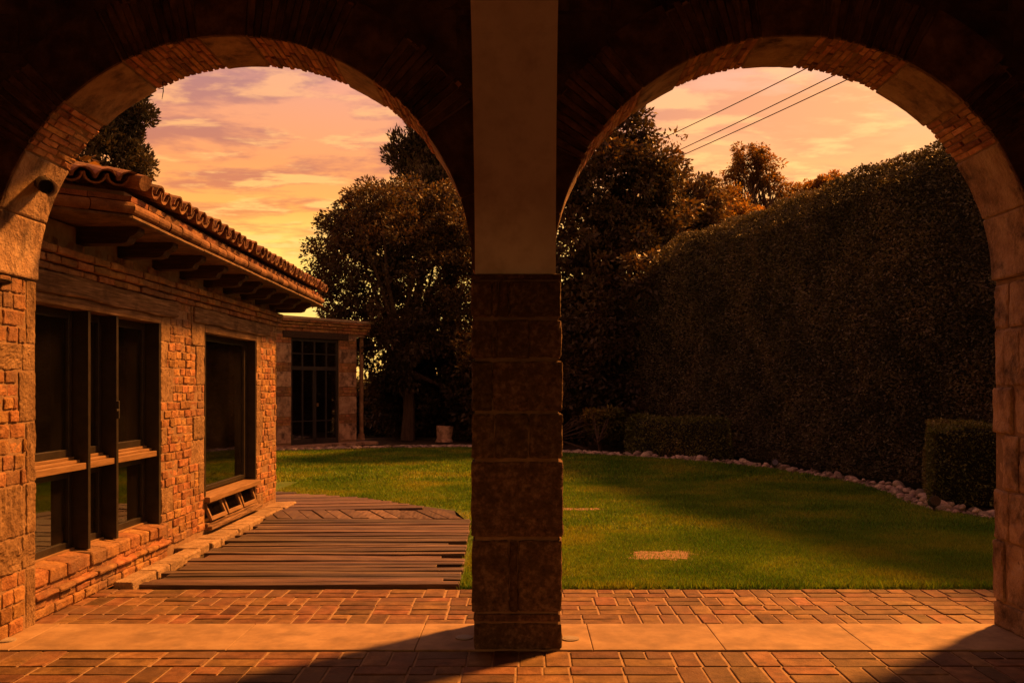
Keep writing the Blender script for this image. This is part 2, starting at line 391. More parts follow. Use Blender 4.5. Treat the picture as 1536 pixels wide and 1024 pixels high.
def blades(n, x0, x1, y0, y1, h, w):
    P = np.stack([RNG.uniform(x0, x1, n), RNG.uniform(y0, y1, n)], 1)
    P = P[inpoly(P, lawn_poly)]
    bare = (np.abs(P[:, 0] - 1.18) < .25 + RNG.normal(0, .025, len(P))) & (np.abs(P[:, 1] - 7.83) < .23 + RNG.normal(0, .03, len(P)))
    bare |= (np.abs(P[:, 0] - .68) < .24 + RNG.normal(0, .04, len(P))) & (np.abs(P[:, 1] - 10.8) < .10 + RNG.normal(0, .03, len(P)))
    bare |= (P[:, 0] < -.45) & (P[:, 1] < 9.8) | (P[:, 1] < 12.7 - .72 * (P[:, 0] + 3.4)) & (P[:, 0] < -.58)
    bare &= RNG.random(len(P)) > .22
    P = P[~bare]; n = len(P)
    a = RNG.uniform(0, 6.28, n); hh = h * RNG.uniform(.5, 1.25, n); ww = w * RNG.uniform(.6, 1.3, n)
    dx, dy = np.cos(a) * ww, np.sin(a) * ww
    lean = RNG.normal(0, .45, (n, 2)) * hh[:, None]
    V = np.zeros((n, 3, 3))
    V[:, 0] = np.stack([P[:, 0] - dx, P[:, 1] - dy, np.zeros(n)], 1)
    V[:, 1] = np.stack([P[:, 0] + dx, P[:, 1] + dy, np.zeros(n)], 1)
    V[:, 2] = np.stack([P[:, 0] + lean[:, 0], P[:, 1] + lean[:, 1], hh], 1)
    return V.reshape(-1, 3)


gb = np.concatenate([blades(5000, -.5, 6.5, 6.5, 6.60, .06, .005), blades(240000, -.6, 6.5, 6.52, 9.2, .025, .0032), blades(170000, -3.4, 6, 9.2, 14, .032, .006), blades(110000, -7, 5, 14, 22, .042, .012)])
struct(quads_mesh('grass', gb, M['grass'], k=3), 'stuff')

# dry patches worn through the turf
def patch(name, cx, cy, rx, ry, label, seed):
    r_ = random.Random(seed); pts = []
    for i in range(90):
        a = 2 * pi * i / 90; k = (abs(cos(a)) ** 6 + abs(sin(a)) ** 6) ** (-1 / 6) * (r_.uniform(.80, 1.08) + .10 * sin(5 * a + seed) + .07 * sin(9 * a))
        pts.append((cx + rx * k * cos(a) + .35 * ry * sin(a), cy + ry * k * sin(a), .006))
    m = MB(); m.add(pts, [tuple(range(90))])
    return struct(m.build(name, M['dirt']))


patch('dirt', 1.18, 7.83, .26, .22, '', 1)
patch('dirt', .68, 10.8, .24, .10, '', 2)

# pavers ------------------------------------------------------------
def pave(x0, x1, y0, y1, mod, z):
    mb = MB(); gp = .014
    nx, ny = int((x1 - x0) / mod + .5), int(round((y1 - y0) / mod)); my = (y1 - y0) / ny
    for j in range(ny):
        off = RNG.uniform(-.08, .08)
        for i in range(nx):
            xa, ya = x0 + i * mod + off, y0 + j * my
            cuts = []
            k = RNG.random()
            if k < .42: cuts = [(xa, xa + mod, ya, ya + my / 2), (xa, xa + mod, ya + my / 2, ya + my)]
            elif k < .75: cuts = [(xa, xa + mod / 2, ya, ya + my), (xa + mod / 2, xa + mod, ya, ya + my)]
            elif k < .9: cuts = [(xa, xa + mod, ya, ya + my / 2), (xa, xa + mod / 2, ya + my / 2, ya + my), (xa + mod / 2, xa + mod, ya + my / 2, ya + my)]
            else: cuts = [(xa, xa + mod * .62, ya, ya + my), (xa + mod * .62, xa + mod, ya, ya + my)]
            for (a, b, c_, d) in cuts:
                dz = abs(RNG.normal(0, .0018)); tx_, ty_ = RNG.normal(0, .004, 2); cx, cy = (a + b) / 2, (c_ + d) / 2
                g2 = gp * RNG.uniform(.6, 1.3)

                def fm(p, dz=dz, tx_=tx_, ty_=ty_, cx=cx, cy=cy):
                    p = p.copy(); p[:, 2] += dz + (p[:, 0] - cx) * tx_ + (p[:, 1] - cy) * ty_; return p
                mb.block(a + g2 / 2, b - g2 / 2, c_ + g2 / 2, d - g2 / 2, z - .05, z, .005, .0014, (2, 2, 1), fm)
    return mb


mb = pave(-3.3, 9.2, 5.545, 6.50, .24, .004)
struct(mb.build('paving', M['paver']))
mb = pave(-5.2, 5.2, 1.2, 4.97, .27, .004)
struct(mb.build('paving', M['paver']))
m = MB(); m.box(-3.4, 9.3, 5.53, 6.515, -.06, -.0012); m.box(-6.9, 6.9, -1.55, 4.975, -.06, -.0012)
struct(m.build('mortar_bed', M['joint']))
m = MB(); xs = -3.9
while xs < 4:
    w_ = RNG.uniform(.7, 1.25); m.block(xs + .0015, xs + w_ - .0015, 4.982, 5.538, -.05, .010, .005, .0008, (4, 3, 1)); xs += w_
struct(m.build('threshold', M['slab']))

# deck ---------------------------------------------------------------
m = MB(); y = 6.53; i = 0
while y < 9.78:
    w_ = RNG.choice([.07, .09, .11, .13, .16]); w_ = min(w_, 9.83 - y)
    xr = -.45 - .035 * (y - 6.5) + RNG.normal(0, .005)
    if i in (1, 6, 10, 16): xr -= RNG.uniform(.12, .24)
    xl = -2.74 + (RNG.uniform(0, .10) if y < 9.3 else 0)
    sk = RNG.normal(0, .006); dz = RNG.normal(0, .004); tw = RNG.normal(0, .02); cy = y + w_ / 2

    def fm(p, sk=sk, dz=dz, tw=tw, cy=cy):
        p = p.copy(); p[:, 1] += (p[:, 0] + 1.6) * sk; p[:, 2] += dz + (p[:, 1] - cy) * tw + .004 * np.sin(p[:, 0] * 2.1 + cy * 9); return p
    m.block(xl, xr, y + .002, y + w_ - RNG.uniform(.004, .012), -.02, .030, .005, .0012, (10, 1, 1), fm)
    y += w_; i += 1
m.box(-2.72, -.62, 6.56, 9.80, -.028, -.018)
struct(m.build('deck', M['deck']))
# angled end of the deck
m = MB(); dirv = np.array([1, .22]); dirv /= np.linalg.norm(dirv); nv = np.array([-dirv[1], dirv[0]])
A_, B_, C_, D_ = np.array([-3.5, 12.7]), np.array([-2.0, 11.95]), np.array([-.76, 10.75]), np.array([-.6, 9.86])


def toprow(x):   # far edge
    return np.interp(x, [-3.6, -2.0, -.76, -.6], [12.75, 11.95, 10.75, 10.0])


xx = -3.25
while xx < -.66:   # short boards across the near edge, leaning
    w_ = RNG.uniform(.15, .19)
    y1_ = min(10.52, toprow(xx) - .02)

    def fm(p):
        p = p.copy(); p[:, 0] -= (p[:, 1] - 9.85) * .42; p[:, 2] += .0; return p
    m.block(xx + .006, xx + w_ - .006, 9.85, y1_, -.02, .032 + RNG.normal(0, .003), .005, .001, (1, 4, 1), fm); xx += w_
struct(m.build('deck', M['deck_turned']))
m = MB(); s_ = 10.54
for r_ in range(22):
    w_ = RNG.uniform(.12, .17); y0_ = s_; s_ += w_
    if y0_ > 12.6: break
    # board along x with slight rise, clipped to the far edge
    xs_ = np.linspace(-3.6, -.62, 60); ok = toprow(xs_) > y0_ + w_ + .22 * (xs_ + 3.0)
    if not ok.any(): break
    xr = xs_[ok].max(); xl = -3.6

    def fm(p, dz=RNG.normal(0, .003)):
        p = p.copy(); p[:, 1] += (p[:, 0] + 3.0) * .16; p[:, 2] += dz; return p
    m.block(xl, xr, y0_ + .006 - .1, y0_ + w_ - .006 - .1, -.02, .030, .005, .001, (8, 1, 1), fm)
m.add([(-3.6, 9.9, .001), (-.7, 9.9, .001), (-.8, 10.7, .001), (-2.0, 11.9, .001), (-3.5, 12.7, .001)], [(0, 1, 2, 3, 4)])
struct(m.build('deck', M['deck']))

# ================================================================== ARCADE
arcade = thing('arcade', 'two round brick and stone arches meeting on a dark block pillar', 'arcade', (0, 5.25, 0))
YF, YB = 5.02, 5.52
ARCH = [(-1.594, 1.318, 1.285), (1.486, 1.324, 1.285)]
ZS = 2.065
RL = .30
STONES = [[(0, 36), (54, 65.5), (86.5, 98), (117, 134), (149, 180)], [(0, 33), (46, 62), (84, 98), (116, 129), (152, 180)]]
for ai, (cx, a, b) in enumerate(ARCH):
    def am(p, cx=cx, a=a, b=b, t0=0.):
        """local (angle offset in radians, y, radial) -> world"""
        t = p[:, 0]; w = p[:, 2]
        return np.stack([cx + (a + w) * np.cos(t), p[:, 1], ZS + (b + w) * np.sin(t)], 1)
    mort = MB(); ts = np.linspace(0, pi, 90)
    ring = []; face = MB()
    for t in ts:
        for (w, yy) in ((.006, YF + .014), (RL - .01, YF + .014), (RL - .01, YB - .014), (.006, YB - .014)):
            ring.append((cx + (a + w) * cos(t), yy, ZS + (b + w) * sin(t)))
    F = []
    for i in range(len(ts) - 1):
        for k in range(4):
            F.append((i * 4 + k, i * 4 + (k + 1) % 4, i * 4 + 4 + (k + 1) % 4, i * 4 + 4 + k))
    mort.add(ring, F)
    mo = mort.build('arch_ring', M['mortar'], arcade)
    st = STONES[ai]
    for si in range(len(st) - 1):
        bricks = MB()
        t = R(st[si][1]) + .004; te = R(st[si + 1][0]) - .004
        nrow = max(2, int(round((te - t) * 1.3 / .036))); dt = (te - t) / nrow
        for k in range(nrow):
            g_ = .007 / 1.3
            o_ = RNG.uniform(.05, .2); segs = [YF, YF + o_]
            while segs[-1] < YB - .22: segs.append(segs[-1] + RNG.uniform(.13, .22))
            segs.append(YB)
            for q in range(len(segs) - 1):
                w0 = RNG.normal(0, .0028)
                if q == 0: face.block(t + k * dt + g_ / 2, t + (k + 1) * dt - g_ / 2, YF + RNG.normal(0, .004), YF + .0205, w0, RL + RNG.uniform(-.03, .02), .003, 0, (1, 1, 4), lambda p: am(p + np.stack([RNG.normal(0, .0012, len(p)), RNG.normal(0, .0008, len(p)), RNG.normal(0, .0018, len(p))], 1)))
                yj = RNG.normal(0, .004)
                bricks.block(t + k * dt + g_ / 2, t + (k + 1) * dt - g_ / 2, segs[q] + (.021 if q == 0 else .005), segs[q + 1] - .005, w0, RL + RNG.uniform(-.03, .02),
                             .004, 0, (1, 2, 4), lambda p: am(p + np.stack([RNG.normal(0, .0012, len(p)), RNG.normal(0, .0012, len(p)), RNG.normal(0, .0018, len(p))], 1)))
        bricks.build('brickwork', M['arch_face'], mo)
    ao = mo
    for (d0, d1) in st:
        parts = [(d0, d1)] if d1 - d0 < 20 else [(d0, (d0 + d1) / 2), ((d0 + d1) / 2, d1)]
        for (e0, e1) in parts:
            vo = MB(); pr = RNG.uniform(-.004, .006)
            vo.block(R(e0) + .003, R(e1) - .003, YF + .021, YB + .004, -.004, RL + .03, .009, .002, (8, 10, 6), lambda p: am(p), freq=14)
            vo.build('voussoir', M['quoin_dull'], ao)
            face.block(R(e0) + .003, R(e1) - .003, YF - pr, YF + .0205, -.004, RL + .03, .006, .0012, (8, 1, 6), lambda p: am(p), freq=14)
    face.build('arch_shade_facing', M['arch_shade'], ao)  # thin veneer, shade of the arch fronts put into its colour

# spandrel wall above and around the arches
sp = MB(); ZT = 4.4; yA, yB = YF + .022, YB - .022
def strip(pts):
    V = []; 
    for x, z in pts: V += [(x, yA, z), (x, yA, ZT), (x, yB, z), (x, yB, ZT)]
    F = []
    for i in range(len(pts) - 1):
        a, b = i * 4, i * 4 + 4
        F += [(a, b, b + 1, a + 1), (b + 2, a + 2, a + 3, b + 3), (a + 2, b + 2, b, a), (a + 1, b + 1, b + 3, a + 3)]
    sp.add(V, F)
RO = .2
for (cx, a, b) in ARCH:
    strip([(cx + (a + RO) * cos(t), ZS + (b + RO) * sin(t)) for t in np.linspace(pi, 0, 70)])
strip([(ARCH[0][0] + ARCH[0][1] + RO, ZS), (ARCH[1][0] - ARCH[1][1] - RO, ZS)])
sp.box(-7, ARCH[0][0] - ARCH[0][1] - RO + .001, yA, yB, 0, ZT)
sp.box(ARCH[1][0] + ARCH[1][1] + RO - .001, 7, yA, yB, 0, ZT)
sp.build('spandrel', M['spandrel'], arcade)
# rubble stones set in the spandrels, standing a little proud
rb = MB()
for row in range(10):
    z0 = 2.1 + row * .23; x = -4.6 + RNG.uniform(0, .2)
    while x < 4.6:
        w_ = RNG.uniform(.22, .46); h_ = .23
        cxm, czm = x + w_ / 2, z0 + h_ / 2
        bad = any(((abs(xx_ - cx) / (a + RL + .03)) ** 2 + (max(0, zz_ - ZS) / (b + RL + .03)) ** 2) < 1 for (cx, a, b) in ARCH for xx_ in (x, x + w_) for zz_ in (z0, z0 + h_)) or abs(cxm + .04) < .02
        if not bad: rb.block(x + .007, x + w_ - .007, yA - RNG.uniform(.002, .014), yA + .1, z0 + .007, z0 + h_ - .007, .012, .004, (3, 1, 3))
        x += w_
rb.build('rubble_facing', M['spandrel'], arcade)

# central pillar : courses of large weathered blocks (x in metres from the photo)
PX = lambda px: (px - 785) / 277.5
PZ = lambda py: CAMZ - (py - 582) / 277.5
pl = MB()
yf, yb = 4.972, 5.535
courses = [(410, 420, [707, 843]), (421, 476, [706, 738, 748, 763, 842]), (479, 537, [707, 738, 745, 794, 843]), (541, 617, [707, 739, 844]), (620, 688, [707, 742, 793, 844.5]),
           (691, 806, [706, 845]), (809, 918, [707, 764, 777, 843.5]), (920, 932, [710, 841]), (934, 974.5, [710, 843])]
for (y0, y1, xs_) in courses:
    for i in range(len(xs_) - 1):
        xa, xb = PX(xs_[i]) + .004, PX(xs_[i + 1]) - .004
        fr = RNG.normal(0, .004)
        big = (y1 - y0) > 60 and (xb - xa) > .3
        pl.block(xa - .002, xb + .002, yf + fr, yb - .2 if 0 < i < len(xs_) - 2 else yb + RNG.normal(0, .004), PZ(y1) + .003, PZ(y0) - .003, .011 if y1 - y0 > 20 else .006, .004 if y1 - y0 > 20 else .002,
                 (max(3, int((xb - xa) / .022)), 12, max(2, int((y1 - y0) / 6))), freq=40 if not big else 26)
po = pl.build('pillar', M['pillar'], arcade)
m = MB(); m.box(PX(707) + .02, PX(843) - .02, yf + .012, yb - .012, 0, PZ(410) - .004); m.build('mortar', M['mortar'], po)

# smooth plaster pilaster above the pillar, flaring into the vault
m = MB(); zs = [2.043, 2.3, 2.6, 2.9, 3.15, 3.35, 3.55, 3.75, 3.95, 4.15, 4.35]
V = []; F = []
for z in zs:
    k = max(0, (z - 2.05) / 1.5)
    xl = -.262 - .024 * k ** 1.5 - max(0, z - 3.55) ** 2 * .12; xr = .176 + .013 * k ** 2 + max(0, z - 3.55) ** 2 * .12
    yy = 4.988 - max(0, z - 3.3) ** 2 * .5
    V += [(xl, yy, z), (xr, yy, z), (xr, 5.3, z), (xl, 5.3, z)]
for i in range(len(zs) - 1):
    for k in range(4):
        F.append((i * 4 + k, i * 4 + (k + 1) % 4, i * 4 + 4 + (k + 1) % 4, i * 4 + 4 + k))
m.add(V, F); m.build('plaster_pilaster', M['plaster'], arcade)

# side piers: bricks and quoins on the reveals
def pier_reveal(face_x, sgn, bricky):
    """face_x: reveal plane; sgn +1 when the reveal looks towards +X"""
    bm_, qm = MB(), []
    z = .004
    def blk(mbx, y0, y1, z0, z1, pr, r, amp, n, fq=22.):
        x_out = face_x + sgn * pr; x_in = face_x - sgn * .1
        if isinstance(mbx, list): mbx.append(MB()); mbx = mbx[-1]
        mbx.block(min(x_out, x_in), max(x_out, x_in), y0 + .005, y1 - .005, z0 + .005, z1 - .005, r, amp, n, freq=fq)
    if bricky:
        for (qh, stone_row) in [(.36, 0), (.20, 1), (.30, 1), (.36, 0), (.30, 0), (.16, 1), (.38, 0)]:
            qd = RNG.choice([.11, .15, .19])
            blk(qm, YB - qd, YB + .004, z, z + qh, RNG.uniform(-.002, .004), .007, .004, (2, 10, 16), 30)
            if stone_row:
                blk(qm, YF, YB - qd, z, z + qh, RNG.uniform(-.002, .004), .008, .007, (2, 14, 12), 42)
            else:
                nr = max(2, int(round(qh / .085))); rh = qh / nr
                for r_ in range(nr):
                    y = YF + (.0 if r_ % 2 else -.08)
                    while y < YB - qd - .01:
                        l_ = RNG.uniform(.10, .17); y1_ = min(y + l_, YB - qd)
                        if y1_ - max(y, YF) > .03: blk(bm_, max(y, YF), y1_, z + r_ * rh, z + (r_ + 1) * rh, RNG.normal(0.002, .004), .008, .004, (1, 4, 3), 45)
                        y += l_
            z += qh
    else:
        for (h_, cuts) in [(.16, [.5]), (.36, [.12, .33]), (.30, [.17, .36]), (.33, [.1, .28]), (.28, [.21]), (.34, [.12, .3]), (.27, [.16])]:
            if z >= ZS: break
            h_ = min(h_, ZS - z)
            e = [YF] + [YB - c_ for c_ in sorted(cuts, reverse=True) if c_ < .49] + [YB + .01]
            for i in range(len(e) - 1):
                blk(qm, e[i], e[i + 1], z, z + h_, RNG.normal(.002, .007), .016, .005, (2, max(3, int((e[i + 1] - e[i]) / .03)), max(4, int(h_ / .03))), 24)
            z += h_
    return bm_, qm


pm_ = MB(); pm_.box(-3.45, -2.930, YF + .006, YB - .004, 0, ZS)
pl_o = pm_.build('pier', M['mortar'], arcade)
b1, q1 = pier_reveal(-2.925, 1, True)
b1.build('brickwork', M['brick'], pl_o); [q_.build('quoin', M['quoin'], pl_o) for q_ in q1]
pm_ = MB(); pm_.box(2.835, 3.5, YF + .006, YB - .004, 0, ZS)
pr_o = pm_.build('pier', M['mortar'], arcade)
b2, q2 = pier_reveal(2.822, -1, False)
[q_.build('quoin', M['quoin_dull'], pr_o) for q_ in q2]

# unseen covered walk added to shade the arches; rear openings let fill in
m = MB(); m.box(-7, 7, -1.6, yA - .003, ZT + .002, ZT + .2)
struct(m.build('shade_ceiling', M['plaster']))
m = MB(); m.box(-7, -4.5, -1.8, -1.6, 0, ZT); m.box(4.5, 7, -1.8, -1.6, 0, ZT); m.box(-4.5, 4.5, -1.8, -1.6, 2.5, ZT); m.box(-.3, .3, -1.8, -1.6, 0, 2.5); m.box(-7.2, -7, -1.8, 5.5, 0, ZT); m.box(7, 7.2, -1.8, 5.5, 0, ZT)
struct(m.build('shade_wall', M['plaster']))

# ================================================================== HOUSE
FX = -3.0
house = thing('brick_house', 'low brick house with timber lintels and clay tile eaves beside the deck', 'house', (-4, 8.3, 0))
BK = FX - .003
wl = MB()
W1, W2 = (5.60, 7.60), (8.66, 10.32); HY = 11.16
wl.box(BK - .3, BK, 5.525, W1[0], 0, 2.5); wl.box(BK - .3, BK, W1[1], W2[0], 0, 2.5); wl.box(BK - .3, BK, W2[1], HY, 0, 2.5)
wl.box(BK - .3, BK, W1[0], W1[1], 0, .29); wl.box(BK - .3, BK, W1[0], W1[1], 2.0, 2.5)
wl.box(BK - .3, BK, W2[0], W2[1], 0, .10); wl.box(BK - .3, BK, W2[0], W2[1], 2.0, 2.5)
wo_ = wl.build('wall', M['mortar'], house)
rm = MB(); rm.box(-7.2, BK - .3, 5.53, HY, -.02, .0); rm.box(-7.2, BK - .3, 5.53, HY, 2.46, 2.5); rm.box(-7.25, -7.2, 5.53, HY, 0, 2.5); rm.box(-7.2, BK - .31, HY - .2, HY, 0, 2.46); rm.box(-7.2, BK - .31, 5.53, 5.7, 0, 2.46)
rm.box(-5.2, -4.9, 6.8, 7.1, 0, 2.46); rm.box(-5.0, -4.7, 8.9, 9.4, 0, 2.46)
rm.build('interior', M['interior'], house)

bk, qn = MB(), MB()
def fbrick(y0, y1, z0, z1, pr=None, mbx=None, r=.009, amp=.0045, n=None, fq=45.):
    pr = RNG.normal(.004, .0045) if pr is None else pr
    (mbx or bk).block(FX - .09, FX + pr, y0 + .004, y1 - .004, z0 + .004, z1 - .004, r, amp, n or (1, max(2, int((y1 - y0) / .045)), 2), freq=fq)


def masonry(y0, y1, z0, z1, ql, qr, rh=.072, lmin=.09, lmax=.17):
    """brick field between toothed stone quoins; ql/qr: max quoin width left/right"""
    z = z0; n = int(round((z1 - z0) / rh)); rh = (z1 - z0) / n
    lw = [0] * n; rw = [0] * n
    def tooth(mx, arr, left):
        i = 0
        while i < n:
            k = int(RNG.integers(1, 6)); k = min(k, n - i)
            w_ = mx * RNG.choice([.3, .5, .75, 1.0, 1.15]) if mx else 0
            if mx and RNG.random() < .28: w_ = 0
            for q in range(i, i + k): arr[q] = w_
            if w_ > 0:
                a_, b_ = (y0, y0 + w_) if left else (y1 - w_, y1)
                fbrick(a_, b_, z0 + i * rh, z0 + (i + k) * rh, RNG.normal(.003, .004), qn, .007, .005, (1, max(4, int(w_ / .025)), k * 3), 24)
            i += k
    tooth(ql, lw, True); tooth(qr, rw, False)
    for i in range(n):
        a_, b_ = y0 + lw[i], y1 - rw[i]
        y = a_ - (RNG.uniform(.02, .1))
        while y < b_ - .02:
            l_ = RNG.uniform(lmin, lmax); e = min(y + l_, b_)
            if b_ - e < .05: e = b_
            s0 = max(y, a_)
            if e - s0 > .035:
                wob = RNG.normal(0, .003)
                fbrick(s0, e, z0 + i * rh + wob, z0 + (i + 1) * rh + wob)
            y = e


masonry(W1[1] + .015, W2[0] - .015, .09, 2.17, .26, .30)
masonry(W2[1] + .01, HY, .09, 2.17, .22, .16)
# corner seen end-on
bk_corner = MB()
# plinth under first window: soldier sill, brick courses, roll moulding
zt = .31
y = W1[0] - .06
while y < W1[1] + .05:
    l_ = RNG.uniform(.15, .24); e = min(y + l_, W1[1] + .06)
    def slope(p):
        p = p.copy(); p[:, 2] -= (p[:, 0] - (FX - .13)) * .12; return p
    bk.block(FX - .13, FX + .058 + RNG.normal(0, .005), y + .003, e - .003, zt - .075, zt + .012, .012, .004, (3, 4, 2), slope, 40)
    y = e
for r_ in range(3):
    z0 = [.015, .075, .175][r_]; h_ = [.058, .05, .062][r_]; pr = [.05, .045, .04][r_]
    y = W1[0] - .06 - (.08 if r_ % 2 else 0)
    while y < W1[1] + .04:
        l_ = RNG.uniform(.15, .26); e = min(y + l_, W1[1] + .05)
        s0 = max(y, W1[0] - .06)
        if e - s0 > .04: bk.block(FX - .1, FX + pr + RNG.normal(0, .006), s0 + .004, e - .004, z0, z0 + h_, .012, .004, (2, 4, 2), None, 40)
        y = e
y = W1[0] - .06
while y < W1[1] + .06:
    l_ = RNG.uniform(.2, .34); e = min(y + l_, W1[1] + .07)
    bk.block(FX - .05, FX + .078 + RNG.normal(0, .004), y + .002, e - .002, .132, .166, .016, .003, (2, 5, 1), None, 30); y = e
bk.box(FX - .1, FX + .038, W1[0] - .05, W1[1] + .045, .0, .25)
# brick courses over the lintels and the projecting cornice
def course(y0, y1, z0, z1, pr, lmin=.18, lmax=.27):
    y = y0 - RNG.uniform(0, .1)
    while y < y1:
        l_ = RNG.uniform(lmin, lmax); e = min(y + l_, y1); s0 = max(y, y0)
        if e - s0 > .03: fbrick(s0, e, z0, z1, pr + RNG.normal(0, .005))
        y = e
course(5.56, HY + .03, 2.165, 2.215, .03); course(5.56, HY + .06, 2.215, 2.27, .055); course(5.56, HY + .08, 2.27, 2.325, .075)
course(5.56, HY, 2.325, 2.40, .0)
bo = bk.build('brickwork', M['brick'], wo_)
qn.build('stonework', M['quoin'], wo_)

# lintels
for (y0, y1, pr, lab) in ((5.585, 7.93, .035, None), (8.33, 10.80, .03, None)):
    m = MB()
    def bow(p, y0=y0, y1=y1):
        p = p.copy(); k = (p[:, 1] - y0) / (y1 - y0)
        p[:, 2] += .006 * np.sin(k * 7) - .004 * np.sin(k * 17); return p
    m.block(FX - .18, FX + pr, y0, y1, 2.022, 2.16, .012, .003, (3, 40, 6), bow, 12)
    m.build('lintel', M['wood'], house)

# windows
def bars(mbx, rects, x0, x1):
    for (a, b, c_, d) in rects: mbx.block(x0, x1, a, b, c_, d, .003, 0, (1, 1, 1))
GX = -3.13
fr = MB()
y0, y1 = W1
posts = [5.62, 6.36, 6.80]
# outer box lining (dark) and posts running out to the face
fr.box(GX - .03, FX + .006, y0 + .0, y0 + .035, .31, 2.0); fr.box(GX - .03, FX + .004, y1 - .035, y1 + .004, .30, 2.0)
for p_ in posts[1:]:
    fr.block(GX - .02, FX + .002, p_ - .02, p_ + .016, .315, 1.955, .003, 0)
sash = [(5.64, 6.34), (6.376, 6.78), (6.816, y1 - .035)]
for (a, b) in sash:
    for (z0, z1) in ((.325, .868), (.955, 1.955)):
        bars(fr, [(a, a + .05, z0, z1), (b - .05, b, z0, z1), (a + .05, b - .05, z1 - .055, z1), (a + .05, b - .05, z0, z0 + .05)], GX - .02, GX + .022)
win = fr.build('window', M['frame'], house)
hd = MB(); hd.block(GX - .02, FX + .01, y0, y1, 1.957, 2.02, .004, .001, (2, 20, 1), None, 20); hd.build('window_head', M['wood'], win)
for (a, b) in sash:
    r_ = MB()
    r_.block(GX - .02, FX - .01, a + .0, b + .012, .868, .912, .004, .0006, (2, 6, 1)); r_.block(GX - .02, FX - .055, a, b + .012, .9125, .932, .004, .0005, (2, 6, 1)); r_.block(GX - .02, FX - .095, a, b + .012, .9325, .953, .004, .0005, (2, 6, 1))
    r_.build('transom_rail', M['rail'], win)
    sl = MB(); sl.block(GX - .01, GX + .04, a, b, .312, .33, .003, 0); sl.build('sill_bead', M['rail'], win)
    for (z0, z1) in ((.375, .813), (1.005, 1.90)):
        pn = MB(); pn.box(GX - .004, GX + .002, a + .045, b - .045, z0 - .005, z1 + .005); pn.build('pane', M['glass'], win)
hm = MB(); hm.block(FX - .005, FX + .022, 6.775, 6.79, 1.20, 1.33, .003, 0); hm.block(FX + .01, FX + .024, 6.74, 6.79, 1.255, 1.27, .003, 0); hm.build('handle', M['metal'], win)
# second window with hopper vents beneath
fr = MB(); y0, y1 = W2
GX2 = -3.12
fr.box(GX2 - .03, FX + .002, y0 - .004, y0 + .03, .40, 2.02); fr.box(GX2 - .03, FX + .002, y1 - .03, y1 + .004, .40, 2.02)
bars(fr, [(y0 + .03, y0 + .085, .43, 1.95), (y1 - .14, y1 - .03, .43, 1.95), (y0 + .085, y1 - .14, 1.89, 1.95), (y0 + .085, y1 - .14, .43, .47)], GX2 - .02, GX2 + .03)
fr.box(GX2 - .06, GX2 - .03, y0, y1, .10, .40)                # dark back board behind vents
win2 = fr.build('window', M['frame'], house)
hd = MB(); hd.block(GX2 - .02, FX + .008, y0, y1, 1.95, 2.02, .004, .001, (2, 16, 1), None, 20); hd.build('window_head', M['wood'], win2)
pn = MB(); pn.box(GX2, GX2 + .006, y0 + .08, y1 - .135, .465, 1.895); pn.build('pane', M['glass'], win2)
sl = MB(); sl.block(GX2 - .02, FX + .055, y0 - .01, y1 + .01, .365, .415, .006, .001, (3, 16, 1), lambda p: np.stack([p[:, 0], p[:, 1], p[:, 2] - (p[:, 0] - GX2) * .1], 1)); sl.build('sill', M['rail'], win2)
bs = MB(); bs.block(GX2 - .05, FX + .07, y0, y1 + .03, .085, .125, .008, .003, (2, 16, 1)); bs.block(GX2 - .05, FX + .03, y0, y1, .126, .15, .006, .002, (2, 14, 1)); bs.build('base_ledge', M['wood'], win2)
for i in range(3):
    ya = y0 + .07 + i * .535; yb_ = ya + .46
    tilt = R(24 - 3 * i)
    def hp(p, ya=ya, tilt=tilt):
        q = p.copy(); q[:, 0] = FX - .05 + p[:, 0] * cos(tilt) - p[:, 2] * sin(tilt); q[:, 2] = .355 + p[:, 0] * sin(tilt) + p[:, 2] * cos(tilt); return q
    h_ = MB()
    for (a, b, c_, d) in ((ya, ya + .035, -.21, 0), (yb_ - .035, yb_, -.21, 0), (ya + .035, yb_ - .035, -.04, 0), (ya + .035, yb_ - .035, -.21, -.17)):
        h_.block(-.012, .018, a, b, c_, d, .004, .0006, (1, 3, 1), hp)
    ho = h_.build('vent_sash', M['rail'], win2)
    pn = MB(); pn.box(-.003, .003, ya + .03, yb_ - .03, -.175, -.035, hp); pn.build('pane', M['glass'], ho)

# rafters
eave_x = lambda y: np.interp(y, [5.94, 11.9], [-2.53, -2.60])
eave_z = lambda y: np.interp(y, [5.6, 11.9], [2.510, 2.472])
for yy in (6.23, 6.86, 7.50, 8.09, 8.69, 9.25, 9.80, 10.35, 10.9, 11.42):
    zt_ = float(eave_z(yy)) - .002; xe = float(eave_x(yy)) - .06 + RNG.normal(0, .01)
    hw = .055; prof = [(-3.25, zt_), (xe, zt_), (xe, zt_ - .03), (xe - .02, zt_ - .05), (xe - .055, zt_ - .065), (xe - .075, zt_ - .10), (xe - .12, zt_ - .112), (-3.25, zt_ - .112)]
    V = [(x, yy - hw, z) for x, z in prof] + [(x, yy + hw, z) for x, z in prof]; n = len(prof)
    F = [tuple(range(n)), tuple(range(2 * n - 1, n - 1, -1))] + [(i, i + n, (i + 1) % n + n, (i + 1) % n) for i in range(n)]
    m = MB(); m.add(V, F); m.build('rafter', M['beam'], house)

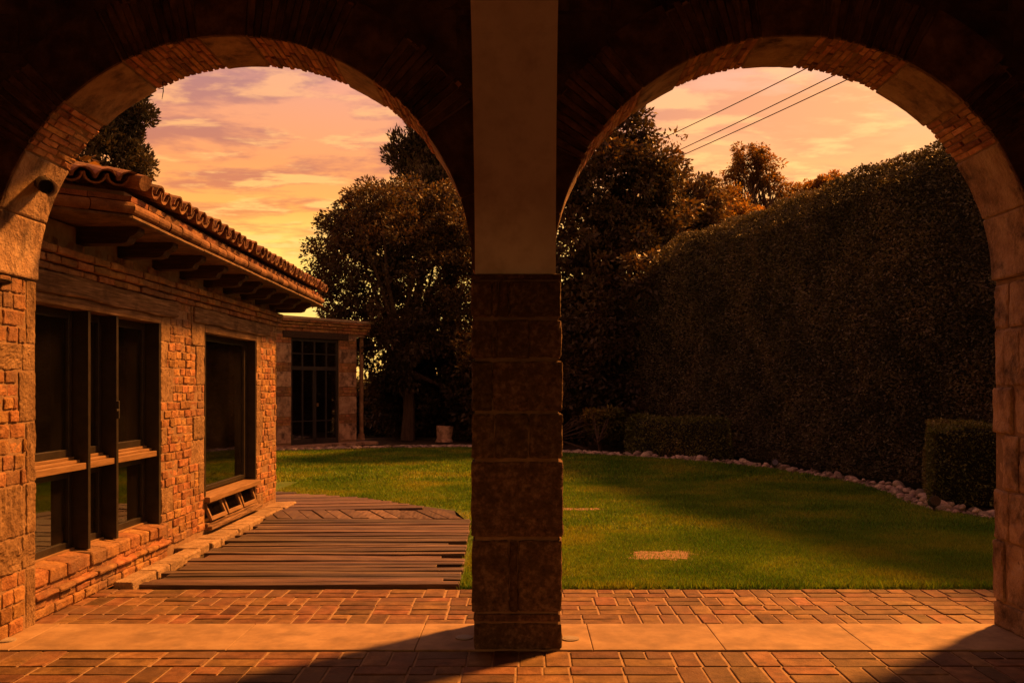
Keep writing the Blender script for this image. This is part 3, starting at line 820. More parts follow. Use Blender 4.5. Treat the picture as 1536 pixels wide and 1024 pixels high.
# eave profile swept along the edge: near chamfer then along the facade
E = [(-3.02, 5.53), (-2.93, 5.60), (-2.53, 5.94), (-2.60, 11.90), (-3.4, 11.92)]
def seglen(p, q): return sqrt((p[0] - q[0]) ** 2 + (p[1] - q[1]) ** 2)
def sweep(mbx, prof, path, closed=True, step=None, gap=0, r0=0, jit=0):
    """prof: (offset outwards, dz) list; path: eave points; miters at corners"""
    pts = [np.array(p) for p in path]; nrm = []
    for i in range(len(pts)):
        ds = []
        if i > 0: ds.append((pts[i] - pts[i - 1]) / np.linalg.norm(pts[i] - pts[i - 1]))
        if i < len(pts) - 1: ds.append((pts[i + 1] - pts[i]) / np.linalg.norm(pts[i + 1] - pts[i]))
        ns = [np.array([d[1], -d[0]]) for d in ds]
        nn = sum(ns); nn = nn / np.linalg.norm(nn); nn = nn / max(.5, nn @ ns[0]); nrm.append(nn)
    for i in range(len(pts) - 1):
        L_ = np.linalg.norm(pts[i + 1] - pts[i]); k = max(1, int(round(L_ / step))) if step else 1
        for j in range(k):
            f0, f1 = j / k, (j + 1) / k; g_ = gap / L_
            if k > 1 or step: f0, f1 = f0 + (g_ if j else 0), f1 - (g_ if j < k - 1 else 0)
            oj, zj = (RNG.normal(0, jit), RNG.normal(0, jit)) if jit else (0, 0)
            V = []; np_ = len(prof)
            for f in (f0, f1):
                c_ = pts[i] * (1 - f) + pts[i + 1] * f; n_ = nrm[i] * (1 - f) + nrm[i + 1] * f; z = float(eave_z(c_[1]))
                for (o_, dz) in prof: V.append((c_[0] + n_[0] * (o_ + oj), c_[1] + n_[1] * (o_ + oj), z + dz + zj))
            F = [(q, (q + 1) % np_, (q + 1) % np_ + np_, q + np_) for q in range(np_)] + [tuple(range(np_))[::-1], tuple(range(np_, 2 * np_))]
            mbx.add(V, F)
P3 = E[1:4]
m = MB(); sweep(m, [(-.62, .0), (0.0, .0), (.012, .012), (.006, .03), (-.62, .03)], P3, step=.45, gap=.0015, jit=.0015)
eo = m.build('eave_board', M['eave'], house)
m = MB(); circ = [(-.012 + .042 * cos(a), .076 + .040 * sin(a)) for a in np.linspace(-pi / 2, pi / 2, 8)]
sweep(m, [(-.15, .036)] + circ + [(-.15, .116)], P3, step=.21, gap=.004, jit=.003)
m.build('clay_roll', M['moulding'], eo, smooth=False)
m = MB(); sweep(m, [(-.2, .118), (-.005, .118), (.0, .150), (-.2, .155)], P3, step=.28, gap=.003, jit=.003)
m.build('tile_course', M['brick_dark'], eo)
m = MB(); sweep(m, [(-.25, .152), (-.06, .152), (-.06, .19), (-.25, .20)], P3); m.build('tile_bed', M['cement'], eo)

# roof: barrel tiles, covers and pans
tl = MB()
def barrel(p0, dirv, up, length, r0, r1, cover, th=.012, n=9):
    """half-round tile from p0 running along dirv"""
    p0, d, u_ = np.array(p0), np.array(dirv) / np.linalg.norm(dirv), np.array(up)
    s = np.cross(d, u_); s /= np.linalg.norm(s); u_ = np.cross(s, d)
    V = []
    for (f, r) in ((0, r0), (1, r1)):
        for rr in (r, r - th):
            for a in np.linspace(0, pi, n):
                q = p0 + d * length * f + s * rr * cos(a) + u_ * (rr * sin(a) * (1 if cover else -1)) * .95
                V.append(q + RNG.normal(0, .0012, 3))
    F = []
    o = lambda f, l, k: (f * 2 + l) * n + k
    for k in range(n - 1):
        F += [(o(0, 0, k), o(0, 0, k + 1), o(1, 0, k + 1), o(1, 0, k)), (o(0, 1, k + 1), o(0, 1, k), o(1, 1, k), o(1, 1, k + 1)), (o(0, 1, k), o(0, 1, k + 1), o(0, 0, k + 1), o(0, 0, k)), (o(1, 0, k), o(1, 0, k + 1), o(1, 1, k + 1), o(1, 1, k))]
    for k in (0, n - 1): F.append((o(0, 0, k), o(1, 0, k), o(1, 1, k), o(0, 1, k)))
    tl.add(V, F)
TS = math.tan(R(15))
pitch = .178
k = 0; y = 6.08
while y < 11.95:
    ex = float(eave_x(y)) + .055; ez = float(eave_z(y)) + .21
    for c_ in range(4):
        dx = c_ * .34
        jx, jz = RNG.normal(0, .008), RNG.normal(0, .005)
        d = (-1, RNG.normal(0, .015), TS - .02)
        barrel((ex - dx + jx, y, ez + dx * TS + jz + .006), d, (0, 0, 1), .40, .078, .064, True)
        barrel((ex - dx + .01 + RNG.normal(0, .008), y + pitch / 2, ez + dx * TS + .042 + RNG.normal(0, .004)), d, (0, 0, 1), .40, .074, .062, False)
    y += pitch * RNG.uniform(.97, 1.03); k += 1
# near chamfer: larger waves facing the walk
ev = np.array([.4, .34]); ev /= np.linalg.norm(ev); on = np.array([ev[1], -ev[0]])
for i, f in enumerate(np.linspace(-.06, .50, 5)):
    bx = np.array([-2.93, 5.60]) + ev * f + on * .055
    barrel((bx[0], bx[1], 2.725 + .004 * i), (-on[0], -on[1], TS), (0, 0, 1), .5, .072, .064, True)
    bx2 = bx + ev * .07
    barrel((bx2[0], bx2[1], 2.762 + .004 * i), (-on[0], -on[1], TS), (0, 0, 1), .5, .072, .064, False)
ro = tl.build('roof', M['tile'], house)
# hip: bedded ridge roll with a filled end
m = MB(); m.tube([(-2.425, 5.90, 2.735), (-2.67, 5.99, 2.80), (-3.1, 6.28, 2.92), (-3.6, 6.58, 3.05)], [.05, .052, .06, .06], 16)
m.build('hip_tile', M['moulding'], ro, smooth=False)
# roof deck above the rafters
m = MB(); m.add([(-2.62, 6.0, 2.67), (-2.66, 11.85, 2.63), (-7.2, 11.85, 3.8), (-7.2, 5.56, 3.85), (-2.98, 5.60, 2.68)], [(0, 1, 2, 3, 4)]); m.add([(-7.2, 5.56, 3.85), (-7.2, 11.85, 3.8), (-7.2, 11.85, 2.4), (-7.2, 5.56, 2.4)], [(0, 1, 2, 3)]); m.build('roof_deck', M['cement'], ro)

# stone kerb along the foot of the house
m = MB(); y = 6.53
while y < 11.18:
    l_ = RNG.uniform(.22, .5); e = min(y + l_, 11.2)
    m.block(FX + (.085 if y < 7.6 else -.01), -2.765 + RNG.normal(0, .012), y + .002, e - .002, -.03, .05 + RNG.normal(0, .003), .014, .004, (4, 8, 3), None, 14); y = e
M['kerb'] = pm('kerb_stone', [(.15, .10, .06), (.26, .18, .11), (.35, .25, .165)], 8, var=.15, bump=.9, bscale=40, bdist=.015)
tag(m.build('stone_kerb', M['kerb'], smooth=False), 'pale worn stone kerb along the foot of the brick house', 'kerb')

# ================================================================== FAR BUILDING
A = np.array([-6.35, 20.65]); B = np.array([-3.98, 23.65])
fd = (B - A) / np.linalg.norm(B - A); fn = np.array([fd[1], -fd[0]]); FL = np.linalg.norm(B - A)
def ff(p):
    """local (s along wall, out, z) -> world"""
    q = p.copy(); q[:, 0] = A[0] + fd[0] * p[:, 0] + fn[0] * p[:, 1]; q[:, 1] = A[1] + fd[1] * p[:, 0] + fn[1] * p[:, 1]; return q
def sx_at(px):
    """distance along the far wall seen at photo column px"""
    k = (px - 785) / 1380; return (k * A[1] - A[0]) / (fd[0] - k * fd[1])
pav = thing('garden_pavilion', 'dim brick outbuilding with tall black glazed door at the end of the lawn', 'building', (-5.2, 22.1, 0))
d0, d1 = sx_at(437), sx_at(509); q1_ = sx_at(535); pe = sx_at(549)
m = MB(); m.box(-1.5, d0, -.3, -.012, 0, 2.75, ff); m.box(d1, q1_, -.3, -.012, 0, 2.75, ff); m.box(-1.5, pe, -.3, -.012, 2.72, 3.0, ff); m.box(q1_, pe - .02, -.9, -.35, 0, 2.8, ff); 
pw = m.build('wall', M['mortar'], pav)
m = MB(); m.box(-1.5, pe - .32, -3, -2.9, 0, 3, ff); m.box(-1.5, pe - .03, -2.9, -.31, 2.9, 3, ff); m.box(pe - .31, pe - .03, -3, -.91, 0, 2.9, ff); m.box(-1.6, -1.51, -3, -.012, 0, 2.9, ff); m.box(-1.5, pe - .32, -2.9, -.31, -.02, .01, ff); m.build('interior', M['interior'], pav)
bb, qq = MB(), MB()
for (s0, s1) in ((-1.5, d0), (d1, q1_)):
    z = .12; st_ = True
    while z < 2.68:
        h_ = RNG.uniform(.34, .5) if st_ else RNG.uniform(.16, .24)
        h_ = min(h_, 2.72 - z)
        if st_:
            s = s1 if s0 < 0 else s1
            a_ = s0 if s0 > 0 else s1 - .42
            qq.block(a_ + .005, s1 - .005, -.1, .006, z + .006, z + h_ - .006, .012, .003, (5, 1, 5), ff)
            if s0 < 0: qq.block(s0, a_ - .005, -.1, .0, z + .006, z + h_ - .006, .012, .003, (5, 1, 5), ff)
        else:
            nr = max(2, int(h_ / .06)); rh = h_ / nr
            for r_ in range(nr):
                s = s0 - RNG.uniform(0, .1)
                while s < s1 - .02:
                    l_ = RNG.uniform(.16, .24); e = min(s + l_, s1)
                    if e - max(s, s0) > .04: bb.block(max(s, s0) + .004, e - .004, -.1, RNG.normal(.003, .004), z + r_ * rh + .004, z + (r_ + 1) * rh - .004, .006, .002, (2, 1, 1), ff)
                    s = e
        z += h_; st_ = not st_
for r_, (z0, z1, pr) in enumerate([(2.78, 2.86, .02), (2.865, 2.93, .06), (2.935, 3.0, .10), (3.005, 3.06, .15)]):
    s = -1.5
    while s < pe + .05:
        l_ = RNG.uniform(.2, .3); e = min(s + l_, pe + .08); bb.block(s + .003, e - .003, -.1, pr + RNG.normal(0, .004), z0, z1, .008, .002, (2, 1, 1), ff); s = e
bb.build('brickwork', M['brick'], pw); qq.build('stonework', M['quoin_dull'], pw)
m = MB(); m.block(sx_at(424), sx_at(522), -.15, .03, 2.62, 2.775, .008, .002, (10, 1, 2), ff); m.build('lintel', M['beam'], pav)
m = MB(); m.box(-1.5, pe + .12, -3, .17, 3.062, 3.12, ff); m.build('roof', M['cement'], pav)
m = MB(); m.box(-1.5, pe + .1, -.3, .35, 0, .07, ff); m.build('step', M['quoin_dull'], pav)
m = MB(); zd = [.10, .56, 1.02, 1.9]
def fb(a, b, c_, d): m.box(a, b, -.09, -.04, c_, d, ff)
W_ = d1 - d0; md = (d0 + d1) / 2
fb(d0, d0 + .06, .08, 2.62); fb(d1 - .06, d1, .08, 2.62); fb(d0 + .06, d1 - .06, 2.55, 2.62); fb(d0 + .06, d1 - .06, 1.86, 1.95); fb(md - .045, md + .045, .1, 1.86); fb(d0 + .06, d1 - .06, .08, .2)
for k in (.25, .5, .75): fb(d0 + W_ * k - .015, d0 + W_ * k + .015, 1.95, 2.55)
fb(d0 + .06, d1 - .06, 2.24, 2.265)
for (a, b) in ((d0 + .06, md - .045), (md + .045, d1 - .06)):
    fb(a, b, .62, .645)
    fb((a + b) / 2 - .0125, (a + b) / 2 + .0125, .2, 1.86)
do = m.build('glazed_door', M['metal'], pav)
m = MB(); m.box(d0 + .03, d1 - .03, -.075, -.068, .1, 2.6, ff); m.build('pane', M['glass'], do)
m = MB(); m.block(md + .05, md + .065, -.04, .02, .98, 1.06, .003, 0, (1, 1, 1), ff); m.build('handle', M['rail'], do)
m = MB(); pp = ff(np.array([[pe - .05, -.12, .1], [pe - .05, -.12, 2.75]])); m.tube([tuple(pp[0]), tuple(pp[1])], .055, 12)
for z in (.12,): m.tube([tuple(pp[0]), tuple(pp[0] + np.array([0, 0, .16]))], [.1, .075], 12)
m.build('post', M['quoin'], pav)

# ================================================================== VEGETATION
def leaf_quads(P, Dn, size, aspect=.5, fold=.18):
    """P centres, Dn pointing directions; diamond leaves"""
    n = len(P); D = Dn / (np.linalg.norm(Dn, axis=1, keepdims=True) + 1e-9)
    r_ = RNG.normal(0, 1, (n, 3)); Sv = np.cross(D, r_); Sv /= (np.linalg.norm(Sv, axis=1, keepdims=True) + 1e-9)
    U = np.cross(Sv, D)
    sz = size * RNG.uniform(.6, 1.3, n)[:, None]
    V = np.zeros((n, 4, 3))
    V[:, 0] = P - D * sz * .5; V[:, 2] = P + D * sz * .5
    V[:, 1] = P + Sv * sz * aspect * .5 + U * sz * fold * .4 - D * sz * .05; V[:, 3] = P - Sv * sz * aspect * .5 + U * sz * fold * .4 - D * sz * .05
    return V.reshape(-1, 3)


def unit(n):
    v = RNG.normal(0, 1, (n, 3)); return v / np.linalg.norm(v, axis=1, keepdims=True)


def crown_leaves(blobs, nclump, per, csize, lsize, aspect=.5, shell=.55, droop=.3, up=0., flat=.75):
    """blobs: [(centre, radii)]; clumps fill the blobs, leaves fill the clumps"""
    vol = np.array([np.prod(r) ** .75 for c_, r in blobs]); vol /= vol.sum(); out = []; cents = []
    for (c_, r), w_ in zip(blobs, vol):
        k = max(3, int(nclump * w_)); d = unit(k); rad = RNG.uniform(shell ** 3, 1, k) ** (1 / 3)
        C = np.array(c_) + d * rad[:, None] * np.array(r); cents.append(C)
        for q in range(k):
            m_ = int(per * RNG.uniform(.5, 1.4)); cs = csize * RNG.uniform(.6, 1.35)
            dd = unit(m_); P = C[q] + dd * (RNG.uniform(.15, 1, m_) ** .5)[:, None] * np.array([cs, cs, cs * flat])
            Dn = dd * .9 + d[q] * .4 + RNG.normal(0, .5, (m_, 3)); Dn[:, 2] += up - droop
            out.append(leaf_quads(P, Dn, lsize, aspect))
    return np.concatenate(out), np.concatenate(cents)


def tree(name, label, base, trunk_r, fork_z, blobs, leafargs, mat, limbs=14, group=None, lean=(0, 0), cat='tree', stems=1):
    t = thing(name, label, cat, base, group)
    V, C = crown_leaves(blobs, *leafargs[0], **leafargs[1])
    tm = MB()
    for s_ in range(stems):
        off = np.array([RNG.normal(0, .25), RNG.normal(0, .25), 0]) if stems > 1 else np.zeros(3)
        b0 = np.array(base) + off * .4; top = np.array([base[0] + lean[0], base[1] + lean[1], fork_z]) + off * 2
        tm.tube([b0, b0 * .6 + top * .4 + np.array([.04, 0, 0]), top], [trunk_r, trunk_r * .8, trunk_r * .6], 9)
        pick = C[RNG.choice(len(C), min(limbs, len(C)), replace=False)]
        for p in pick:
            mid = top * .45 + p * .55 + RNG.normal(0, .12, 3) + np.array([0, 0, .1])
            tm.tube([top - np.array([0, 0, .1]), mid, p], [trunk_r * .42, trunk_r * .24, trunk_r * .08], 6)
    tm.build('trunk', M['bark'], t)
    quads_mesh('crown', V, mat, t)
    return t


def hedge_box(pts, thick, h, dens, lsize, top_round=.25, wav=.12):
    """leaves over a hedge following polyline pts (front foot), returns leaves and a core mesh"""
    pts = np.array(pts, float); seg = np.linalg.norm(np.diff(pts, axis=0), axis=1); cum = np.concatenate([[0], np.cumsum(seg)])
    Lh = cum[-1]
    tang = np.gradient(pts, axis=0); tang /= np.linalg.norm(tang, axis=1, keepdims=True); nb = np.stack([tang[:, 1], -tang[:, 0]], 1)
    def at(s):
        c_ = np.stack([np.interp(s, cum, pts[:, 0]), np.interp(s, cum, pts[:, 1])], 1)
        n_ = np.stack([np.interp(s, cum, nb[:, 0]), np.interp(s, cum, nb[:, 1])], 1)
        return c_, n_ / np.linalg.norm(n_, axis=1, keepdims=True)
    hh = h if callable(h) else (lambda s: np.full_like(s, h))
    def bulge(s, z): return wav * (.55 * np.sin(s * 5.3 + 1.7 * np.sin(z * 3.1)) * np.sin(z * 4.7 + s) + .35 * np.sin(s * 11 + z * 6) * np.sin(z * 9.5 - s * 3) + np.sin(s * 1.7 + z * .9) * .5 + np.sin(s * .6 - z * 2.1 + 1) * .5 + .4 * np.sin(s * 4.3 + z * 3.7))
    nf = int(Lh * float(np.mean(hh(cum))) * dens); s = RNG.uniform(0, Lh, nf); z = RNG.uniform(0.02, 1, nf) * hh(s)
    c_, n_ = at(s); dep = -np.abs(RNG.normal(0, .05, nf)) + bulge(s, z) - top_round * np.clip((z / hh(s) - .93) / .07, 0, 1) ** 2
    P = np.stack([c_[:, 0] + n_[:, 0] * -dep * -1, c_[:, 1] + n_[:, 1] * dep, z], 1)
    P[:, 0] = c_[:, 0] + n_[:, 0] * dep
    Dn = np.stack([n_[:, 0], n_[:, 1], np.full(nf, .1)], 1) + RNG.normal(0, .7, (nf, 3))
    nt_ = int(Lh * thick * dens * .8); s2 = RNG.uniform(0, Lh, nt_); c2, n2 = at(s2); w2 = RNG.uniform(0, 1, nt_)
    z2 = hh(s2) + RNG.normal(0, .02, nt_) + .03 * np.sin(s2 * 3.1 + w2 * 4) + .02 * np.sin(s2 * 7.3)
    P2 = np.stack([c2[:, 0] - n2[:, 0] * w2 * thick, c2[:, 1] - n2[:, 1] * w2 * thick, z2], 1)
    D2 = RNG.normal(0, .7, (nt_, 3)); D2[:, 2] += .7
    ne = int(thick * float(np.mean(hh(cum))) * dens)
    ends = []
    for se, sg in ((0., -1), (Lh, 1)):
        w3 = RNG.uniform(0, 1, ne); z3 = RNG.uniform(.02, 1, ne) * hh(np.array([se]))[0]; c3, n3 = at(np.array([se])); tt = np.array([-n3[0, 1], n3[0, 0]]) * sg
        o3 = bulge(w3 * 3, z3) * .6
        P3_ = np.stack([c3[0, 0] - n3[0, 0] * w3 * thick + tt[0] * o3, c3[0, 1] - n3[0, 1] * w3 * thick + tt[1] * o3, z3], 1)
        ends.append((P3_, np.stack([np.full(ne, tt[0]), np.full(ne, tt[1]), np.zeros(ne)], 1) + RNG.normal(0, .7, (ne, 3))))
    P = np.concatenate([P, P2] + [e[0] for e in ends]); Dn = np.concatenate([Dn, D2] + [e[1] for e in ends])
    V = leaf_quads(P, Dn, lsize, .55)
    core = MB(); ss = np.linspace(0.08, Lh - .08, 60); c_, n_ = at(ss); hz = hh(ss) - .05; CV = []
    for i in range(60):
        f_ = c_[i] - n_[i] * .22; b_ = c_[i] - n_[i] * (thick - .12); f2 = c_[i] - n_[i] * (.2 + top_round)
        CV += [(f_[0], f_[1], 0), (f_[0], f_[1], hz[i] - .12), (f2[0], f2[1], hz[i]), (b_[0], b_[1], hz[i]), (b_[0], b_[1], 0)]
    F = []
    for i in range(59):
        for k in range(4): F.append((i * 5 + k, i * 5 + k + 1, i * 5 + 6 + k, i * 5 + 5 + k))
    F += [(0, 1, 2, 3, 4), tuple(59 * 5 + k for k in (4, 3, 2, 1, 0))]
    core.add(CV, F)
    return V, core


def hedge(name, label, pts, thick, h, dens, lsize, mat, cat='hedge', **kw):
    t = thing(name, label, cat, (pts[len(pts) // 2][0], pts[len(pts) // 2][1], 0))
    V, core = hedge_box(pts, thick, h, dens, lsize, **kw)
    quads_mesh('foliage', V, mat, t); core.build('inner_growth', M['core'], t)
    return t


# hedge front runs so that its outward normal looks at the lawn
hp_ = [(1.9, 22.1), (2.5, 21.4), (3.05, 20.7), (3.5, 19.9), (3.8, 19.2), (4.5, 16.9), (4.9, 15.0), (5.25, 13.5), (5.75, 12.2), (6.2, 10.6), (6.8, 9.0)]
hedge('clipped_hedge', 'tall dark clipped hedge wall curving along the right of the lawn', hp_, 1.6, (lambda s: 4.75 - 1.9 * np.clip(1 - np.asarray(s) / 2.6, 0, 1) ** 1.6), 2500, .052, M['leaf_hedge'], top_round=.22, wav=.055)
hedge('box_hedge', 'waist-high dark box hedge beside the right stone pier', [(5.42, 12.4), (4.84, 10.98), (7.0, 10.9)], .9, .95, 2200, .04, M['leaf_box'], top_round=.05, wav=.03)
hedge('low_hedge', 'long knee-high hedge between the gold shrub and the tall hedge', [(2.2, 19.7), (3.0, 18.95), (4.0, 18.0)], .8, .80, 1500, .05, M['leaf_box'], top_round=.1, wav=.06)
hedge('back_hedge', 'dark boundary hedge in the shade behind the round tree', [(-6.5, 27.4), (-1.5, 27.0), (2.0, 26.4)], 1.2, 1.65, 450, .10, M['leaf_hedge'], top_round=.1, wav=.15)

hedge('blocker_hedge', 'added hedge hidden behind the laurel thicket, blocks bright ground in reflections', [(1.0, 25.2), (4.0, 25.4), (9.0, 26.0)], 1.0, 2.9, 350, .12, M['leaf_hedge'], top_round=.1, wav=.15)  # added to keep sunlit far ground out of the pavilion door's reflection
# gold green shrub
t = tree('shrub', 'small yellow-green shrub at the stone border right of the pillar', (1.75, 20.6, 0), .03, .35,
         [((1.95, 20.6, .62), (.42, .35, .32)), ((1.6, 20.6, .7), (.25, .25, .25))], ((80, 60, .14, .085), dict(shell=.2)), M['leaf_gold'], limbs=12, cat='shrub', stems=3)
# round broadleaf tree in the left arch
blobs = [((-3.5, 25.2, 4.5), (2.35, 2.1, 2.65)), ((-4.6, 25.0, 4.7), (1.25, 1.3, 1.6)), ((-3.0, 25, 5.9), (1.9, 1.6, 1.3)), ((-2.2, 25.2, 4.8), (1.9, 1.6, 2.2)), ((-3.2, 25, 2.6), (2.2, 1.5, 1.3)), ((-1.2, 25.0, 3.4), (1.6, 1.4, 2.3)), ((-4.0, 25, 5.9), (1.3, 1.2, 1.0))]
tree('broadleaf_tree', 'round dense broadleaf tree behind the outbuilding in the left arch', (-3.15, 25.0, 0), .2, 2.0, blobs, ((980, 105, .34, .108), dict(shell=.5)), M['leaf_tree'], limbs=30)
# spiky conifer behind it
blobs = [((-2.7, 30, 7.6), (1.5, 1.3, 2.0)), ((-3.55, 29.8, 8.9), (.85, .8, .8)), ((-2.5, 30, 9.6), (1.2, 1.1, 1.6)), ((-2.3, 30, 11.3), (.8, .8, 1.6)), ((-3.2, 30, 7.0), (1.1, 1, 1))]
tree('cypress', 'dark spiky conifer rising behind the round broadleaf tree', (-2.5, 30, 0), .25, 6, blobs, ((330, 170, .33, .17), dict(shell=.5, aspect=.35, up=.9, droop=0, flat=1.3)), M['leaf_con'], limbs=16, cat='conifer')
# conifer over the house roof
blobs = [((-8.15, 17, 4.5), (1.15, 1.0, 1.1)), ((-8.1, 17, 5.7), (1.1, 1.0, 1.0)), ((-8.0, 17, 6.9), (1.0, .9, 1.0)), ((-7.35, 17, 4.7), (.45, .5, .5)), ((-7.35, 17, 5.6), (.42, .45, .42)), ((-7.3, 16.9, 6.4), (.42, .45, .4)), ((-7.9, 17, 8.0), (.7, .7, 1.0))]
tree('juniper', 'dark clumped juniper standing behind the house roof', (-8.0, 17.2, 0), .2, 3.6, blobs, ((420, 170, .21, .10), dict(shell=.5, aspect=.42, up=.5, droop=0, flat=1.1)), M['leaf_con'], limbs=12, cat='conifer')
# dark understorey closing the far corner of the garden
blobs = [((.6, 24, 1.4), (1.5, .9, 1.5)), ((2.2, 24.2, 1.8), (1.5, .9, 1.8)), ((3.4, 24, 2.2), (1.3, .9, 2.2)), ((4.6, 24, 2.6), (1.3, .9, 2.4)), ((1.5, 21.9, 2.2), (.8, .6, 2.0)), ((2.2, 21.3, 1.6), (.6, .4, 1.5)), ((2.1, 21.5, 3.1), (.7, .5, .9)), ((2.9, 21.2, 4.0), (.6, .5, .6)), ((-.8, 24.6, 1.3), (1.2, .8, 1.3))]
tree('laurel', 'dark leafy laurel thicket filling the corner under the tall leafy tree', (2.0, 24.2, 0), .06, .6, blobs, ((820, 80, .36, .14), dict(shell=.3)), M['leaf_tree'], limbs=24, cat='bush', stems=4)
blobs = [((-3.3, 26, 1.1), (1.2, .7, 1.1)), ((-1.6, 25.8, 1.4), (1.6, .8, 1.4)), ((-2.6, 26, 1.6), (1.2, .7, 1.3))]
tree('laurel', 'dark low laurel bush in the shade behind the tree stump', (-2.3, 26, 0), .05, .5, blobs, ((420, 80, .36, .14), dict(shell=.3)), M['leaf_tree'], limbs=16, cat='bush', stems=3)
# tall tree left in the right arch
blobs = [((1.9, 23, 6.3), (1.5, 1.3, 1.9)), ((2.9, 23, 6.4), (1.0, 1.0, 1.3)), ((1.4, 23, 4.6), (1.5, 1.3, 1.6)), ((2.6, 23, 4.6), (1.4, 1.2, 1.5)), ((1.7, 22.9, 2.9), (1.5, 1.1, 1.5)), ((.6, 23.3, 3.4), (1.2, 1.0, 1.9)), ((3.1, 22.9, 3.2), (1.1, .9, 1.2)), ((2.3, 23, 7.8), (.9, .8, .7)), ((3.45, 23.2, 6.9), (.75, .8, 1.1)), ((3.7, 23.4, 5.4), (.9, .8, 1.2)), ((1.2, 23, 7.0), (.9, .8, 1.0))]
tree('magnolia', 'tall leafy tree with large leaves right of the pillar', (1.8, 23.2, 0), .17, 2.2, blobs, ((800, 88, .36, .135), dict(shell=.4)), M['leaf_tree'], limbs=34)
blobs = [((4.6, 26.5, 6.0), (1.0, .9, 1.3)), ((5.1, 26.5, 6.9), (.75, .7, .9)), ((4.0, 26.5, 6.4), (.8, .7, 1.0)), ((5.6, 26.5, 5.6), (.8, .7, 1.0))]
tree('thin_tree', 'thin bushy tree between the tall leafy tree and the airy tree', (4.7, 26.5, 0), .12, 4.0, blobs, ((260, 75, .33, .13), dict(shell=.3)), M['leaf_tree'], limbs=18)
blobs = [((8.15, 33, 9.75), (.6, .55, .5)), ((8.75, 33, 9.35), (.55, .5, .45)), ((9.15, 33, 8.7), (.4, .4, .45)), ((7.65, 33, 9.3), (.5, .5, .4)), ((7.3, 33, 8.5), (.45, .45, .4)), ((8.4, 33, 8.8), (.6, .5, .35)), ((7.75, 33, 7.9), (.35, .3, .3)), ((8.9, 33, 7.9), (.4, .3, .3))]
tree('eucalyptus', 'airy orange-lit tree with thin bare stems above the hedge', (8.1, 33, 0), .09, 6.3, blobs, ((190, 60, .24, .12), dict(shell=.2, aspect=.36, flat=.7)), M['leaf_thin'], limbs=26, stems=4)
for i, (px_, py_, y, r_) in enumerate([(1095, 305, 31, .7), (1205, 290, 34, .6), (1232, 284, 34, .55), (1180, 305, 33, .55), (1252, 276, 34.5, .45), (1060, 318, 30, .7), (1122, 335, 29, .7)]):
    x = (px_ - 785) / 1380 * y; z = CAMZ - (py_ - 582) / 1380 * y
    lab = ['sparse bush glowing at the foot of the airy tree', 'low sunlit treetop just right of the airy tree', 'round sunlit treetop over the middle of the hedge line', 'thin sunlit bush between the airy tree and the low treetop', 'rightmost small sunlit treetop over the hedge', 'ragged bush left of the airy stems', 'leafy bush behind the far end of the hedge'][i]
    tree('bush_tree', lab, (x, y, 0), .07, z - .6, [((x, y, z), (r_, r_ * .8, r_ * .8)), ((x + .4, y, z - .5), (r_ * .8, r_ * .7, r_ * .7)), ((x - .5, y, z - .7), (r_ * .7, r_ * .7, r_ * .6))], ((90, 65, .24, .11), dict(shell=.2)), M['leaf_thin'], limbs=10, group='sunlit treetops beyond the hedge')

# tree stump
m = MB(); m.tube([(-2.1, 24.4, 0), (-2.1, 24.4, .1), (-2.08, 24.4, .42)], [.24, .2, .23], 14); 
tag(m.build('tree_stump', M['quoin_dull']), 'pale cut tree stump in the shade under the round tree', 'stump')

# ================================================================== RIVER STONES
def pebble(seed):
    r_ = np.random.default_rng(seed); P, F = topo(4, 4, 4); p = (P / 2.0 - 1.0); p = p / np.linalg.norm(p, axis=1, keepdims=True)
    k = r_.normal(0, 1.8, (3, 3)); d = 1 + .12 * np.sin(p @ k + r_.uniform(0, 6, 3)).sum(1)
    p = p * d[:, None] * np.array([r_.uniform(.8, 1.2), r_.uniform(.6, .9), r_.uniform(.45, .65)])
    me = bpy.data.meshes.new('river_stone'); me.from_pydata(p.tolist(), [], F); me.update(); me.polygons.foreach_set('use_smooth', [True] * len(F)); me.materials.append(M['stone_each']); return me


